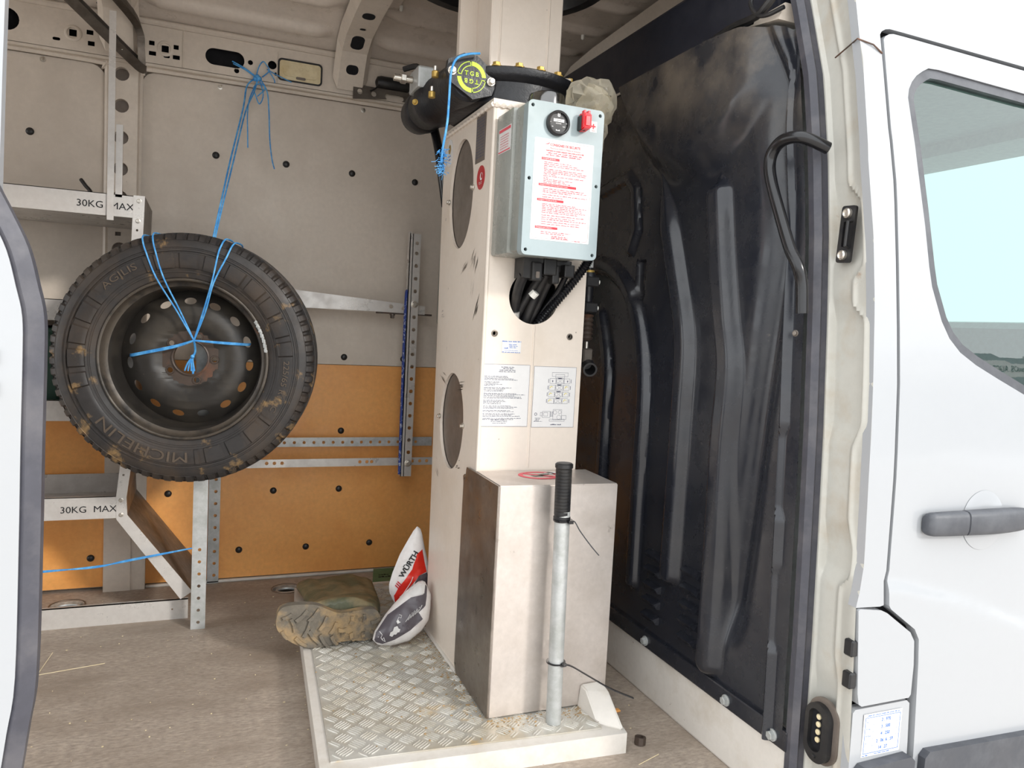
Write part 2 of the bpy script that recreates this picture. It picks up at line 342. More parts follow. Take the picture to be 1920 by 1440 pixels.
# raised lips round the upper panels
for pts in ([(-.205, 2.985, .83), (-.205, 2.985, 1.76), (-.195, 2.985, 1.80), (-.15, 2.985, 1.818), (1.1, 2.985, 1.818)],
            [(-.306, 2.985, .83), (-.306, 2.985, 1.75), (-.318, 2.985, 1.80), (-.36, 2.985, 1.818), (-1.1, 2.985, 1.818)]):
    bm = bmesh.new(); sweep(bm, smoothpts(pts, 4), .009, 6); fin('panel_lip', bm, 'beige', wf, True)
# pillar between the panels
plate_o('pillar', rect(-.298, .0, -.212, 1.84), [circ(-.262, z, .023, 16) for z in (1.785, 1.68, 1.575, 1.47, 1.375, 1.20, .955, .5)] + [rect(-.275, 1.245, -.258, 1.258)], .03, FY(2.972), 'beige', wf)
plate_o('pillar', rect(-.245, .0, -.165, .66), [], .03, FY(2.975), 'beige', wf)
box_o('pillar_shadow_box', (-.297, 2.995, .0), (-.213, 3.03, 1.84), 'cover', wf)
# black push-in plugs
bm = bmesh.new(); lathe(bm, [(.0125, 0), (.0125, .0015), (.010, .005), (.005, .007), (0, .0075)], (0, 3.0, 0), (0, -1, 0), 14); p0 = fin('plug', bm, 'black', wf, True)
pl = [(.039, 1.56), (.281, 1.559), (.523, 1.555), (.769, 1.551), (-.532, 1.563), (-.095, .339), (.152, .117), (.397, .115), (.644, .117), (.518, .855), (.516, .568), (.516, .339), (.752, .855), (.27, .855), (.27, .568), (.02, .855), (.03, .568), (-.53, .117), (-.34, .117), (.27, .339)]
for i, (x, z) in enumerate(pl):
    q = p0 if i == 0 else copyobj(p0)
    q.location = (x, 0, z)
bm = bmesh.new(); lathe(bm, [(.009, 0), (.009, .002), (.004, .0025), (.003, .004), (0, .004)], (0, 3.0, 0), (0, -1, 0), 12); s0 = fin('panel_screw', bm, 'bolt', wf, True)
for i, (x, z) in enumerate(((.048, 1.799), (-.497, 1.80), (.556, 1.795))):
    q = s0 if i == 0 else copyobj(s0); q.location = (x, 0, z)
fillet = box_o('floor_edge_bead', (-.165, 2.985, 0), (1.17, 3.0, .010), 'whiteedge', wf, .003)

# ---- roof rail along the top of the far wall
def sq(x, z, a=.011): return rect(x - a, z - a, x + a, z + a)
rail_h = [rrect(.061, 1.888, .128, .056, .027, 6), rrect(.655, 1.892, .13, .05, .024, 6), circ(-.59, 1.897, .035, 20), circ(.219, 1.892, .015, 14), circ(.145, 1.888, .009, 8), circ(.10, 1.852, .009, 8),
          sq(-.405, 1.887), sq(-.13, 1.885), rect(-.362, 1.855, -.342, 1.87), rect(-.366, 1.89, -.346, 1.905), rect(-.180, 1.89, -.163, 1.905), rect(-.180, 1.857, -.158, 1.871), rect(-.104, 1.889, -.088, 1.904), rect(-.106, 1.856, -.084, 1.870),
          rrect(-.452, 1.86, .022, .010, .0045, 3), rrect(-.125, 1.861, .020, .010, .0045, 3), circ(.232, 1.863, .006, 8), rect(.548, 1.895, .560, 1.909), rrect(.316, 1.883, .158, .070, .012, 4)]
rl = struct(plate_o('trim_1', rect(-2.3, 1.832, 1.25, 1.962), rail_h, .003, FY(2.955), 'beige'))
bm = bmesh.new(); box(bm, (-2.3, 2.958, 1.822), (1.25, 3.03, 1.832), .002); box(bm, (-2.3, 2.94, 1.955), (1.25, 3.03, 1.975), .006); fin('rail_flange', bm, 'beige', rl)
box_o('rail_cavity', (-2.3, 3.0, 1.833), (1.25, 3.02, 1.955), 'cavity', rl)
bm = bmesh.new()
for x in (-.405, -.13): lathe(bm, [(.026, 0), (.026, .0015), (.022, .004), (.018, .004), (.0165, .0005)], (x, 2.955, 1.886), (0, -1, 0), 20, False)
fin('hole_boss', bm, 'beige', rl, True)
bm = bmesh.new(); sweep(bm, [(-.074, 2.953, 1.956), (-.074, 2.953, 1.832)], .003, 6); sweep(bm, [(.236, 2.953, 1.94), (.236, 2.953, 1.832)], .0018, 6); fin('rail_seam', bm, 'beige', rl, True)
# ---- roof
def roof_z(X, Y):
    z = 2.045 - .075 * sstep(2.72, 3.0, Y) - 0.03 * sstep(1.75, 1.3, Y) + .02 * np.exp(-((Y - 2.1) / .5) ** 2)
    for yb in (2.86, 2.70, 2.50, 2.30, 2.10, 1.90, 1.70, 1.50):
        d = np.abs(Y - yb); bead = .020 * np.exp(-(d / .020) ** 4)
        inm = np.minimum(np.abs(X - .49), np.minimum(np.abs(X + .27), np.abs(X - 1.39)))
        z = z - bead * sstep(.07, .13, inm)
    d = np.maximum(np.abs(X - .82) / .22, np.abs(Y - 2.25) / .42); z = z + .022 * sstep(1.0, .94, d)
    return z
me = gridmesh(240, 260, lambda u, v: (-2.3 + 4.0 * u, 1.43 + 1.61 * v, roof_z(-2.3 + 4.0 * u, 1.43 + 1.61 * v)))
rf = struct(link('ceiling', me, 'roofp', None, True))
plate_o('roof_skin', rect(-2.35, 1.37, 2.3, 3.12), [circ(.77, 2.08, .2, 20)], .01, FZ(2.13), 'white', rf)
def bow(x0, x1, holes):
    fr = FZ(2.0)
    bm = bmesh.new()
    pr = [(1.45, 1.998), (1.6, 2.005), (2.1, 2.012), (2.6, 2.0), (2.78, 1.985), (2.86, 1.955), (2.905, 1.90), (2.945, 1.845)]
    P = []
    for y, z in pr: P.append([bm.verts.new(q) for q in ((x0 - .018, y, z + .04), (x0, y, z), (x1, y, z), (x1 + .018, y, z + .04))])
    for a, b in zip(P, P[1:]):
        for j in range(3): bm.faces.new([a[j], a[j + 1], b[j + 1], b[j]])
    o = fin('roof_bow', bm, 'beige', rf)
    bm = bmesh.new()
    for (y, sx, sy) in holes:
        z = np.interp(y, [p[0] for p in pr], [p[1] for p in pr]); z2 = np.interp(y + .01, [p[0] for p in pr], [p[1] for p in pr])
        u = Vector((1, 0, 0)); v = Vector((0, .01, z2 - z)).normalized(); c = Vector(((x0 + x1) / 2, y, z)); nn = u.cross(v).normalized()
        if nn.z > 0: nn = -nn
        vs_ = [bm.verts.new(c + u * p[0] + v * p[1] + nn * .0008) for p in rrect(0, 0, sx, sy, min(sx, sy) * .42, 4)]
        bm.faces.new(vs_)
    fin('bow_opening', bm, 'cavity', rf)
bow(.448, .538, [(2.33, .05, .055), (2.62, .042, .045), (2.72, .02, .014), (2.81, .045, .07), (2.90, .044, .035)])
bow(-.31, -.225, [(2.3, .04, .05), (2.6, .03, .04)])
bow(1.33, 1.45, [(2.45, .04, .055), (2.15, .04, .055), (1.85, .04, .055)])
bm = bmesh.new()
for (x, y) in ((.62, 2.44), (.60, 2.62), (1.22, 2.50), (1.20, 2.2), (1.2, 1.95), (.58, 2.3), (.9, 2.75)):
    lathe(bm, [(.006, 0), (.006, .014), (.003, .018)], (x, y, float(roof_z(np.array(x), np.array(y))) + .002), (0, 0, -1), 8)
fin('roof_stud', bm, 'whiteplas', rf, True)
lathe_o('roof_collar', [(.262, 0.03), (.315, 0.02), (.318, -.012), (.30, -.03), (.272, -.028), (.262, .0)], (.765, 2.075, 2.0), (0, 0, 1), 'black', rf, 48, False)
box_o('rear_header', (-2.35, 1.4, 1.9), (-2.30, 3.05, 2.12), 'beige', rf)
box_o('side_header', (-2.3, 1.40, 1.93), (1.19, 1.47, 2.13), 'white', rf, .01, 2)
# ---- bulkhead (black moulded lining over the sheet metal between the load bay and the cab)
def pdist(Y, Z, pts):
    D = np.full(Y.shape, 1e9); T = np.zeros(Y.shape); L = [0]
    for a, b in zip(pts, pts[1:]): L.append(L[-1] + math.dist(a, b))
    for i, (a, b) in enumerate(zip(pts, pts[1:])):
        dy, dz = b[0] - a[0], b[1] - a[1]; l2 = dy * dy + dz * dz
        t = np.clip(((Y - a[0]) * dy + (Z - a[1]) * dz) / l2, 0, 1); d = np.hypot(Y - a[0] - t * dy, Z - a[1] - t * dz)
        k = d < D; D = np.where(k, d, D); T = np.where(k, (L[i] + t * (L[i + 1] - L[i])) / L[-1], T)
    return D, T
def cat(pts): return [(p.y, p.z) for p in smoothpts([(0, a, b) for a, b in pts], 6)]
def btop(Y): return np.interp(Y, [1.2, 1.34, 1.40, 1.50, 1.62, 2.99], [1.62, 1.648, 1.69, 1.714, 1.722, 1.722])
RIDGES = [(cat([(1.862, 1.47), (1.80, 1.33), (1.735, 1.16), (1.68, .99), (1.675, .78), (1.675, .56), (1.675, .38)]), .030, .030, .20),
          (cat([(1.582, 1.385), (1.555, 1.23), (1.52, 1.06), (1.49, .93), (1.495, .73), (1.49, .48), (1.49, .22)]), .034, .034, .03),
          (cat([(2.27, 1.22), (2.10, 1.20), (1.965, 1.11), (1.89, .97), (1.865, .82), (1.865, .58), (1.862, .30)]), .024, .022, .02),
          (cat([(2.16, 1.09), (2.09, .92), (2.085, .72), (2.085, .40)]), .022, .020, .06),
          ([(2.20, 1.44), (2.03, 1.465), (1.985, 1.42), (1.965, 1.30), (1.99, 1.25)], .018, .014, .02),
          ([(1.93, 1.215), (1.93, 1.12)], .02, -.014, .05)]
def bulk_x(Y, Z):
    x = np.full(Y.shape, 1.17)
    for pts, wd, h, tp in RIDGES:
        d, t = pdist(Y, Z, pts); w_ = wd * sstep(-.02, tp, t); x = x - h * np.exp(-(d / np.maximum(w_, 1e-4)) ** 6) * sstep(-.01, tp, t)
    Ye = np.interp(Z, SZ, SY)
    arch = 1.40 + .10 * np.abs((Y - 1.70) / .22) ** 2
    x = x - .045 * sstep(arch - .02, arch + .08, Z) * sstep(1.40, 1.52, Y)          # domed upper part
    c = 1.385 - .09 * (Z - .9) + .06 * sstep(1.2, 1.5, Z)
    x = x + .030 * np.exp(-((Y - c) / .036) ** 2) * sstep(.25, .4, Z)                # long valley near the door
    x = x - .026 * sstep(.085, .055, Y - Ye)                                          # edge flange
    wv = .055 + .010 * (sstep(.33, .36, Z) - sstep(.50, .53, Z) + sstep(.62, .65, Z) - sstep(.80, .83, Z))
    x = x + .016 * sstep(wv, wv - .012, Y - Ye)
    n = np.sin(Y * 31 + Z * 7) * np.sin(Z * 23 - Y * 9) * .0003 + np.sin(Y * 11 - Z * 5) * .0008
    return x + n
def bfn(u, v):
    Z0 = .142 + 1.5 * v; Ye = np.interp(Z0, SZ, SY) + .014; Y = Ye + (2.99 - Ye) * u; Z = .142 + (btop(Y) - .142) * v; return (bulk_x(Y, Z), Y, Z)
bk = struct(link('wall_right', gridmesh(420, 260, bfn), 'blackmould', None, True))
box_o('bulkhead_back', (1.235, 1.26, -.02), (1.25, 3.0, 1.72), 'headl', bk)
box_o('bulkhead_sill', (1.168, 1.205, 0.0), (1.235, 3.0, .146), 'whiteedge', bk, .006, 2)
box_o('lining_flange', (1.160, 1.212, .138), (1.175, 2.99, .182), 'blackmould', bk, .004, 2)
for y in (2.55, 2.15, 1.767, 1.413, 1.254): bolt_o((1.16, y, .157), (-1, 0, 0), .010, .012, bk, 'galv')
# louvres: two ladders of pressed slots
bm = bmesh.new()
a = [(1.150, -.034, .012), (1.150, .034, .012), (1.172, .036, .012), (1.172, -.036, .012)]
hexa(bm, [(1.172, -.036, -.012), (1.172, .036, -.012), (1.160, .034, -.010), (1.160, -.034, -.010), (1.172, -.036, .012), (1.172, .036, .012), (1.150, .032, .004), (1.150, -.032, .004)])
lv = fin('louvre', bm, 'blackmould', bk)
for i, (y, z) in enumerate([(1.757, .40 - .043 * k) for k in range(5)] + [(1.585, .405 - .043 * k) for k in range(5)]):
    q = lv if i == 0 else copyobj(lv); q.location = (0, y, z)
box_o('header_beam', (1.172, 1.42, 1.735), (1.26, 3.0, 1.895), 'header', bk, .008, 2)
tube_o('header_trim', [(1.168, 2.95, 1.727), (1.166, 2.2, 1.727), (1.166, 1.62, 1.727), (1.17, 1.45, 1.722)], .004, 'beige', bk, 6)
bm = bmesh.new(); hexa(bm, [(1.165, 1.50, 1.722), (1.15, 1.395, 1.70), (1.24, 1.395, 1.70), (1.24, 1.50, 1.722), (1.17, 1.50, 1.738), (1.165, 1.395, 1.738), (1.26, 1.395, 1.738), (1.26, 1.50, 1.738)]); fin('header_corner', bm, 'beige', bk)
tube_o('header_cable', [(1.165, 1.95, 1.725), (1.155, 1.70, 1.726), (1.15, 1.56, 1.735), (1.14, 1.46, 1.725), (1.14, 1.42, 1.74), (1.15, 1.39, 1.77)], .009, 'black', bk, 8, 6)
tube_o('header_cable', [(1.15, 1.47, 1.80), (1.135, 1.475, 1.76), (1.135, 1.45, 1.725), (1.14, 1.42, 1.715), (1.15, 1.38, 1.72)], .005, 'black', bk, 8, 6)
# ---- closing faces of the van behind the frame: cab
cabs = struct(box_o('trim_2', (1.26, 1.25, 1.62), (2.2, 3.03, 1.66), 'headl'))
box_o('cab_floor', (1.25, 1.25, -.05), (2.7, 3.03, -.02), 'dash', cabs)
box_o('overhead_shelf_front', (1.72, 1.36, 1.66), (1.76, 3.03, 2.1), 'headl', cabs)
dashb = tag(box_o('dashboard', (2.30, 1.25, .0), (2.66, 3.0, 1.10), 'dash', None, .05, 3), 'grey green dashboard seen low through the cab window', 'dashboard')
plate_o('windscreen_header', rect(2.05, 1.27, 2.24, 3.02), [], .075, FZ(1.66), 'headl', cabs)
# ---- door seal round the opening
bm = bmesh.new()
prof = [(-.9, -1), (.9, -1), (1.1, -.2), (.7, .5), (.9, 1.3), (0, 1.7), (-.9, 1.3), (-.7, .4), (-1.1, -.2)]
sweep(bm, [(1.186, ys(z), z) for z in np.linspace(-.1, 2.0, 44)], .0155, prof=prof, up=(-1, -.4, 0)); sl = struct(fin('trim_3', bm, 'seal', None, True))
# ---- jamb (B pillar) between the seal and the outer skin
EZ = [-.5, .192, .31, .499, .529, .581, .766, .93, 1.092, 1.203, 1.355, 1.511, 1.592, 1.68, 2.05]; EX = [1.187, 1.187, 1.183, 1.178, 1.185, 1.192, 1.192, 1.193, 1.19, 1.184, 1.173, 1.173, 1.174, 1.183, 1.19]
def jfn(u, v):
    z = -.5 + 2.55 * v; S = np.interp(z, SZ, SY); ex = np.interp(z, EZ, EX)
    y = S - .004 - .136 * u; x = 1.196 + (ex - 1.196) * sstep(.5, 1, u)
    uc = np.interp(z, [-.5, .1, .33, .38, .52, .55, .60, .66, .80, .85, 1.05, 1.08, 1.13, 1.16, 1.28, 1.32, 2.0], [.62, .62, .62, .50, .50, .72, .72, .60, .60, .76, .76, .52, .52, .74, .74, .42, .42])
    dep = np.interp(z, [-.5, .30, .34, .52, .55, .60, .65, .80, .84, 1.05, 1.10, 1.16, 1.19, 1.30, 1.34, 2], [.012, .012, .004, .004, .016, .016, .007, .007, .016, .016, .004, .004, .014, .014, .008, .008])
    x = x + dep * sstep(.10, .16, u) * sstep(uc + .07, uc - .05, u)
    x = x - .004 * np.exp(-((u - uc - .08) / .05) ** 2)
    return (x, y, z)
jm = struct(link('wall_pillar', gridmesh(60, 300, jfn), 'jamb', None, True))
bm = bmesh.new(); sweep(bm, [(1.190, ys(1.585) - .06, 1.585), (1.178, ys(1.59) - .11, 1.592), (1.168, ys(1.59) - .139, 1.594), (1.205, yo(1.585) - .002, 1.588), (1.228, yo(1.58) - .002, 1.575)], .0016, 6); fin('roof_seam', bm, 'hub', jm, True)
# ---- outer skin
fs = F((0, 0, 0), (1, 0, 0), (0, 0, 1)); ywarp = lambda a, b: -yo(b); ZB = list(np.arange(-.4, 2.1, .12))
def skin(name, outer, holes, t, m, parent=None, h=0.0, bu=()):
    bm = bmesh.new(); plate(bm, outer, holes, t, fs, bu=bu, bv=ZB, warp=lambda a, b: -yo(b) + h); o = fin(name, bm, m, parent, True); return o
edge = list(zip(EX, EZ))
gapd = [(1.658, 1.628), (1.294, 1.634), (1.262, 1.634), (1.25, 1.631), (1.238, 1.624), (1.232, 1.616), (1.225, 1.541), (1.228, 1.425), (1.237, 1.322), (1.243, 1.157), (1.255, .931), (1.256, .744), (1.251, .566), (1.246, .546), (1.25, .498)]
body = [p for p in edge if .49 < p[1] < 1.7] + [(1.19, 2.05), (2.6, 2.05), (2.6, 1.60)] + gapd + [(1.24, .496)]
bs = struct(skin('wall_front', body, [], .02, 'white'))
flap = [(1.181, .494), (1.186, .497), (1.240, .490), (1.256, .483), (1.322, .438), (1.334, .419), (1.337, .37), (1.335, .310), (1.330, .304), (1.205, .303), (1.197, .308), (1.192, .33)]
fo = tag(skin('fuel_flap', flap, [], .02, 'white', None, .004), 'white fuel filler flap with a cut corner below the pillar', 'flap')
for z in (.418, .355): box_o('hinge', (1.172, yo(z) - .002, z - .016), (1.190, yo(z) + .02, z + .016), 'black', fo, .003)
skin('lower_panel', [(1.187, -.4), (1.187, .192), (1.188, .290), (1.194, .296), (1.330, .297), (1.338, .29), (1.341, .199), (1.343, -.4)], [], .02, 'white', bs)
box_o('gap_backing', (1.20, 1.105, -.4), (1.40, 1.115, .55), 'cavity', bs); bm = bmesh.new()
for i in range(12): hexa(bm, [(1.215, yo(.5 + .1 * i) + .022, .5 + .1 * i), (1.275, yo(.5 + .1 * i) + .022, .5 + .1 * i), (1.275, yo(.5 + .1 * i) + .03, .5 + .1 * i), (1.215, yo(.5 + .1 * i) + .03, .5 + .1 * i),
                            (1.215, yo(.6 + .1 * i) + .022, .6 + .1 * i), (1.275, yo(.6 + .1 * i) + .022, .6 + .1 * i), (1.275, yo(.6 + .1 * i) + .03, .6 + .1 * i), (1.215, yo(.6 + .1 * i) + .03, .6 + .1 * i)])
hexa(bm, [(1.2, yo(1.6) + .022, 1.6), (2.6, yo(1.6) + .022, 1.6), (2.6, yo(1.6) + .03, 1.6), (1.2, yo(1.6) + .03, 1.6), (1.2, yo(1.66) + .022, 1.66), (2.6, yo(1.66) + .022, 1.66), (2.6, yo(1.66) + .03, 1.66), (1.2, yo(1.66) + .03, 1.66)])
fin('gap_lining', bm, 'cavity', bs)
# ---- front door
wout = [(2.3, 1.56), (1.635, 1.562), (1.381, 1.569), (1.352, 1.567), (1.333, 1.557), (1.315, 1.545), (1.301, 1.530), (1.291, 1.513), (1.287, 1.495), (1.302, 1.361), (1.332, 1.164), (1.341, 1.125), (1.353, 1.097), (1.370, 1.058), (1.393, 1.025), (1.425, .998), (1.472, .974), (1.537, .948), (1.621, .916), (2.3, .75)]
g2 = [(x + .008, z - .009 if z > 1.6 else z) for x, z in gapd[1:]]
door = [(2.55, 1.587), (1.658, 1.618)] + g2 + [(1.264, .490), (1.331, .444), (1.344, .422), (1.347, .37), (1.349, .299), (1.352, .199), (1.354, -.4), (2.55, -.4)]
def swage(a, c):      # the lower door stands proud below a curved crease
    t = min(1, max(0, (interp(a, [1.25, 1.30, 1.367, 1.45, 1.526, 1.663, 1.9, 2.5], [.556, .550, .531, .512, .485, .438, .36, .25]) - c) / .035)); return .006 * t * t * (3 - 2 * t)
bm = bmesh.new(); plate(bm, door, [wout], .022, fs, bu=np.arange(1.28, 2.5, .04), bv=sorted(ZB + list(np.arange(.25, .57, .008))), warp=lambda a, c: -yo(c) + swage(a, c)); dr = struct(fin('door_1', bm, 'white', None, True))
def inset(pts, d):
    c = Vector((1.75, 1.25)); out = []
    n = len(pts)
    for i in range(n):
        a, b, e = Vector(pts[i - 1]), Vector(pts[i]), Vector(pts[(i + 1) % n])
        t = ((b - a).normalized() + (e - b).normalized()).normalized(); nn = Vector((-t.y, t.x))
        out.append(tuple(b + nn * d))
    return out
win_in = inset(wout, .020)
if not (win_in[8][0] > wout[8][0]): win_in = inset(wout, -.020)
bm = bmesh.new(); plate(bm, wout, [win_in], .02, fs, bv=ZB, warp=lambda a, b: -yo(b) - .004); ws = fin('window_seal', bm, 'moulding', dr, True)
bm = bmesh.new(); plate(bm, win_in, [], 0, fs, bv=ZB, warp=lambda a, b: -yo(b) - .014); wn = struct(fin('window_1', bm, 'glass', None, True))
bm = bmesh.new()
def cupfn(u, v):
    r = .062 * u; a = 2 * PI * v; d = .014 * (1 - u ** 2) ; x = 1.514 + r * np.cos(a); z = .654 + r * np.sin(a)
    return (x, np.interp(z, SZ, SY) - .14 - .001 + d * 0 - .0025 * np.sin(PI * u) , z)
link('handle_cup', gridmesh(8, 36, cupfn), 'white', dr, True)
bm = bmesh.new()
hp = [(1.337, .656, .017, .018), (1.341, .656, .0215, .023), (1.35, .656, .0235, .026), (1.38, .656, .0243, .029), (1.41, .656, .0247, .031), (1.4335, .656, .0248, .032), (1.4345, .656, .0232, .030), (1.4375, .656, .0232, .030), (1.4385, .656, .0250, .032), (1.47, .656, .0254, .034), (1.50, .656, .0257, .035), (1.53, .656, .0257, .0345), (1.56, .656, .0254, .033), (1.59, .656, .0246, .030), (1.61, .656, .0235, .027), (1.625, .656, .0215, .023), (1.632, .656, .018, .017)]
rings = []
for x, z, hh, dd in hp: rings.append([bm.verts.new((x, yo(z) - (dd * (.55 + .45 * p[0])), z + hh * p[1])) for p in [(math.cos(t) * (abs(math.cos(t)) ** -.4 if abs(math.cos(t)) > .05 else 1), math.sin(t) * (abs(math.sin(t)) ** -.4 if abs(math.sin(t)) > .05 else 1)) for t in np.linspace(0, 2 * PI, 17)[:-1]]])
for A, B in zip(rings, rings[1:]):
    for j in range(16): bm.faces.new([A[j], A[(j + 1) % 16], B[(j + 1) % 16], B[j]])
bm.faces.new(rings[0]); bm.faces.new(rings[-1][::-1]); fin('door_handle', bm, 'moulding', dr, True)
# grey side mouldings
def mould(x0, x1, z0, z1):
    bm = bmesh.new(); plate(bm, [(x0 - .01, -.25), (x0, z0 - .012), (x0 + .012, z0), (x1 - .01, z1), (x1, z1 - .01), (x1 + .002, -.25)], [], .022, fs, warp=lambda a, b: -yo(b) + .023); return bm
tag(fin('side_moulding', mould(1.196, 1.338, .188, .192), 'moulding'), 'short dark grey side moulding below the sticker panel', 'moulding')
tag(fin('side_moulding', mould(1.366, 2.5, .194, .160), 'moulding'), 'long dark grey side moulding along the cab door bottom', 'moulding')
# ---- near side body behind the opening, and the opened sliding door
cn = struct(skin('wall_near', rect(-2.3, -.45, -.229, 2.10), [], .02, 'white'))
SR = [(-.235, 1.175), (-.22, 1.15), (-.203, 1.114), (-.191, 1.089), (-.177, 1.056), (-.168, 1.017), (-.162, .985), (-.1615, .938), (-.163, .837), (-.164, .734), (-.167, .576), (-.175, .511), (-.185, .44), (-.20, .36), (-.21, .2), (-.21, -.35)]
dpts = smoothpts([(x - .013, 1.0, z) for x, z in SR], 4)
dp = [(p.x - .006, p.z) for p in dpts]
sdoor = struct(plate_o('door_2', dp + [(-1.35, -.35), (-1.35, 1.19)], [], .035, FY(.985), 'white'))
bm = bmesh.new(); sweep(bm, dpts, .0125, prof=[(-1.1, -1), (.9, -1), (1.0, .2), (.55, .35), (.6, .9), (.1, 1.2), (-.5, .9), (-1.1, .6)], up=(0, -1, 0)); fin('door_edge_rubber', bm, 'seal', sdoor, True)
for z in (.94, .905): box_o('latch_slot', (-.212, .982, z - .008), (-.203, .986, z + .008), 'cavity', sdoor)

# ================================================================== THINGS
# ---- spare wheel hanging from the roof rail
WC = Vector((-.022, 2.405, .867)); WA = Vector((math.sin(.20), math.cos(.20), .02)).normalized()
WU = Vector((0, 0, 1)).cross(WA) * -1; WU = WA.cross(Vector((0, 0, 1))).normalized(); WV = WU.cross(WA).normalized()
if WU.x < 0: WU = -WU
if WV.z < 0: WV = -WV
fw = F(WC, WU, WV)            # n faces the door
wh = thing('spare_wheel', (-.03, 2.405, .517), 'muddy spare wheel on a black steel rim hung up with blue twine', 'wheel')
def fwp(a, r, y): return WC + (WU * math.cos(a) + WV * math.sin(a)) * r + WA * y
NA = 432
half = [(.2205, -.072, 0), (.2225, -.084, 0), (.2265, -.088, 0), (.2275, -.085, 0), (.232, -.0865, 0), (.240, -.0900, 0), (.2405, -.0920, 0), (.2445, -.0930, 0), (.2450, -.0915, 0), (.2510, -.0935, 0), (.2515, -.0945, 2), (.2520, -.0950, 2), (.262, -.0975, 2), (.275, -.0985, 2), (.2895, -.0985, 2), (.2900, -.0980, 2), (.2905, -.0960, 0), (.2945, -.0955, 0), (.2955, -.0985, 0), (.300, -.0985, 0), (.3010, -.0955, 0), (.304, -.0955, 0), (.305, -.0970, 0), (.317, -.0945, 0),
        (.3235, -.0905, 0), (.3245, -.0915, 0), (.328, -.090, 1), (.3285, -.0895, 1), (.335, -.0855, 1), (.3405, -.079, 1), (.3435, -.070, 1), (.3445, -.060, 1), (.3445, -.058, 0), (.338, -.056, 0), (.338, -.050, 0), (.345, -.048, 0), (.345, -.022, 0), (.338, -.020, 0), (.338, -.014, 0), (.345, -.012, 0)]
prof = half + [(r, -y, k) for r, y, k in reversed(half)]
vsx = []; 
for r, y, k in prof:
    for i in range(NA):
        a = 2 * PI * i / NA; rr, yy = (r + (r - .2205) * .05 if r > .225 else r), y; sg = -1 if y < 0 else 1
        if k == 1 and i % 6 < 2: rr -= .006; yy -= sg * .004
        if k == 2:
            ang = math.degrees(a) % 360
            lettered = 198 < ang < 277 or 325 < ang < 360 or 112 < ang < 142 or ang < 5
            big = (i % 16) > 3
            if big and not lettered: yy += sg * .0050
        vsx.append(fwp(a, rr, yy))
npf = len(prof)
fc = [(i * NA + j, i * NA + (j + 1) % NA, (i + 1) * NA + (j + 1) % NA, (i + 1) * NA + j) for i in range(npf - 1) for j in range(NA)]
me = bpy.data.meshes.new('tyre'); me.from_pydata(vsx, [], fc); me.update()
bm = bmesh.new(); bm.from_mesh(me); bpy.data.meshes.remove(me); ty = fin('tyre', bm, 'tyre', wh, True)
def arcwarp(th0, rad):
    def f(a, b, h):
        t = th0 - a / rad; return fwp(t, rad + b, -.0985 - h)
    return f
text('MICHELIN', .042, fw, 0, 0, 'letter', ty, h=.0030, sx=1.35, warp=arcwarp(math.radians(274), .259), name='raised_lettering')
text('AGILIS', .026, fw, 0, 0, 'letter', ty, h=.0030, sx=1.4, warp=arcwarp(math.radians(138), .270), name='raised_lettering')
text('225/65 R16 C', .022, fw, 0, 0, 'letter', ty, h=.0030, sx=1.2, warp=arcwarp(math.radians(2), .268), name='raised_lettering')
bm = bmesh.new()
lathe(bm, [(.2195, -.070), (.2225, -.080), (.2255, -.0865), (.2245, -.0895), (.2215, -.0905), (.2185, -.089), (.2165, -.082), (.2155, -.074), (.2105, -.067), (.204, -.063)], WC, WA, 96, False); fin('rim_lip', bm, 'riml', wh, True)
bm = bmesh.new()
lathe(bm, [(.204, -.063), (.2005, -.055), (.199, -.035), (.196, -.020), (.193, .005), (.19, .025), (.20, .05), (.215, .06), (.222, .085)], WC, WA, 96, False); rb = fin('rim_barrel', bm, 'rim', wh, True)
def dish(a, b):
    r = math.hypot(a, b); return -float(np.interp(r, [0, .045, .080, .087, .100, .125, .148, .170, .195], [.022, .022, .021, .013, .008, .006, .012, .026, .046])) + .030
vents = []
for k in range(15):
    t = math.radians(91 - 24 * k); c, s = math.cos(t), math.sin(t)
    vents.append([(c * .163 + c * p[0] - s * p[1], s * .163 + s * p[0] + c * p[1]) for p in [(.0095 * math.cos(q), .0165 * math.sin(q)) for q in np.linspace(0, 2 * PI, 17)[:-1]]])
studs = [circ(.066 * math.cos(t), .066 * math.sin(t), .0075, 12) for t in [math.radians(70 + 72 * k) for k in range(5)]]
bm = bmesh.new(); gr = list(np.arange(-.18, .185, .015))
plate(bm, circ(0, 0, .192, 72), [circ(0, 0, .048, 36)] + vents + studs, .004, fw, bu=gr, bv=gr, warp=dish); disc = fin('rim_disc', bm, 'rim', wh, True)
bm = bmesh.new(); plate(bm, circ(0, 0, .083, 48), [circ(0, 0, .0475, 36)] + studs, .001, fw, warp=lambda a, b: .0095); fin('hub_face', bm, 'hub', wh, True)
bm = bmesh.new()
lathe(bm, [(.0475, .0075), (.0465, -.012), (.049, -.014), (.052, -.0125), (.052, -.009)], WC, WA, 36, False)
for t in [math.radians(70 + 72 * k) for k in range(5)]: lathe(bm, [(.0078, -.006), (.0085, -.013), (.0115, -.013), (.0125, -.009)], fwp(t, .066, 0), WA, 14, False)
fin('hub_rim', bm, 'hub', wh, True)
bm = bmesh.new(); bmw = [fwp(math.radians(a), .2205 if a % 2 else .219, -.0915) for a in range(8, 33, 1)]; sweep(bm, bmw, lambda t: .0045 + .001 * math.sin(t * 40), 6); fin('balance_weight', bm, 'galv', wh, True)

